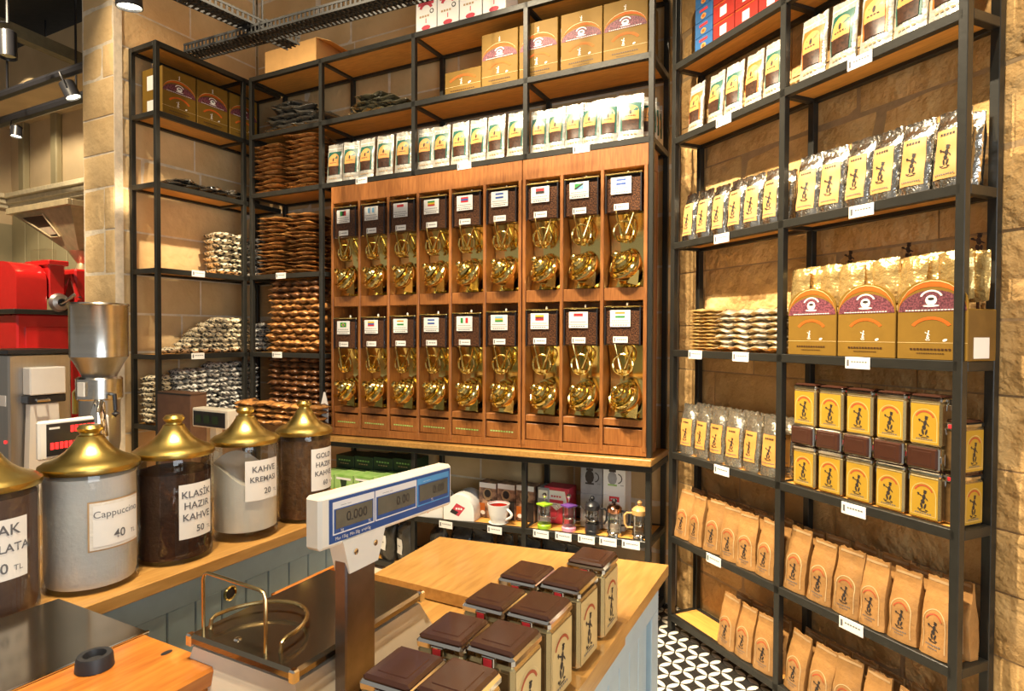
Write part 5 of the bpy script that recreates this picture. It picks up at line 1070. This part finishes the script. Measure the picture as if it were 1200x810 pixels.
def lamp(name, base, aim, rad, ln, label, on=True):
    r = empty(name); r.location = base; tag(r, label, 'spotlight', 'track spotlights'); b = Vector(aim)-Vector(base); r.rotation_euler = b.to_track_quat('-Z', 'Y').to_euler()
    m = MB(); m.lathe([(0, 0), (rad*.8, 0), (rad, -.01), (rad, -ln), (rad*.93, -ln), (rad*.85, -ln+.03), (0, -ln+.04)], 'black', 24); m.build('housing', r)
    m = MB(); m.lathe([(0, -ln+.012), (rad*.88, -ln+.012)], 'lampglow' if on else 'chrome', 24); m.build('lamp_face', r)
    m = MB(); m.tube([(rad*1.02, 0, -ln*.5), (rad*1.25, 0, -ln*.2), (rad*1.2, 0, .05), (0, 0, .07)], .006, 'black', 6); m.build('bracket', r); return r
LA = FL.g(-.55, -1.1, 0)
lamp('track_spotlight', (-1.99, 3.21, 3.40), (-1.95, 3.35, 1.9), .062, .12, 'black spotlight hanging in front of the stone jamb above the corner rack')
m = MB(); m.box(-.02, .02, -.9, .5, 0, .03, 'black'); o = m.build('light_track'); o.location = (-1.99, 3.21, 3.48); o.rotation_euler = (0, 0, FL.a+PI/2); tag(o, 'short black light track carrying the spotlight over the corner rack', 'light track')
m = MB(); m.box(-.006, .006, -.006, .006, 0, 2.29, 'black'); q = m.build('hanger', o); q.location = (0, 0, .03)
def bar(A, B, r_, label, k='black', cat='light track', name='light_track', hang=None):
    A, B = Vector(A), Vector(B); m = MB(); m.tube([(0, 0, 0), tuple(B-A)], r_, k, 8); o = m.build(name); o.location = A; tag(o, label, cat)
    if hang:
        for f in (.2, .8): m = MB(); p = (B-A)*f; m.box(p.x-.006, p.x+.006, p.y-.006, p.y+.006, p.z, hang-A.z, 'black'); m.build('hanger', o)
    return o
def along(P, L, fr=FM): P = Vector(P); return P-fr.u*L*.55, P+fr.u*L*.45
A, B = along((-3.60, 4.90, 3.62), 2.2); bar(A, B, .035, 'black light track in the back room carrying the lit spotlight', hang=4.95)
lamp('track_spotlight', (-3.50, 4.86, 3.56), (-3.35, 4.9, 3.2), .055, .13, 'lit black spotlight on the back room track beside the stone jamb')
A, B = along((-4.25, 5.52, 3.56), 2.6); bar(A, B, .045, 'lower dark pipe track in the back room', hang=4.95)
lamp('track_spotlight', (-4.48, 5.60, 3.46), (-4.48, 5.55, 3.0), .045, .10, 'small lit spotlight under the lower track of the back room')
lamp('track_spotlight', (-3.70, 4.55, 3.80), (-3.65, 4.5, 3.2), .055, .20, 'unlit dark spotlight high in the back room', on=False)
bar((-3.70, 4.55, 3.86), (-3.70, 4.55, 4.95), .012, 'black rod holding the unlit spotlight', cat='rod', name='hanging_rod')
bm = MB(); bm.box(-1.6, 2.2, -.05, .05, -.05, .05, 'beam'); o = bm.build('ceiling_beam'); o['kind'] = 'structure'; o.location = (-4.0, 5.3, 4.05); o.rotation_euler = (0, R(4), FL.a)
A, B = along((-4.1, 6.2, 4.30), 3.0); bar(A, B, .05, 'dark pipe under the back room ceiling', cat='pipe', name='ceiling_pipe', hang=4.95)
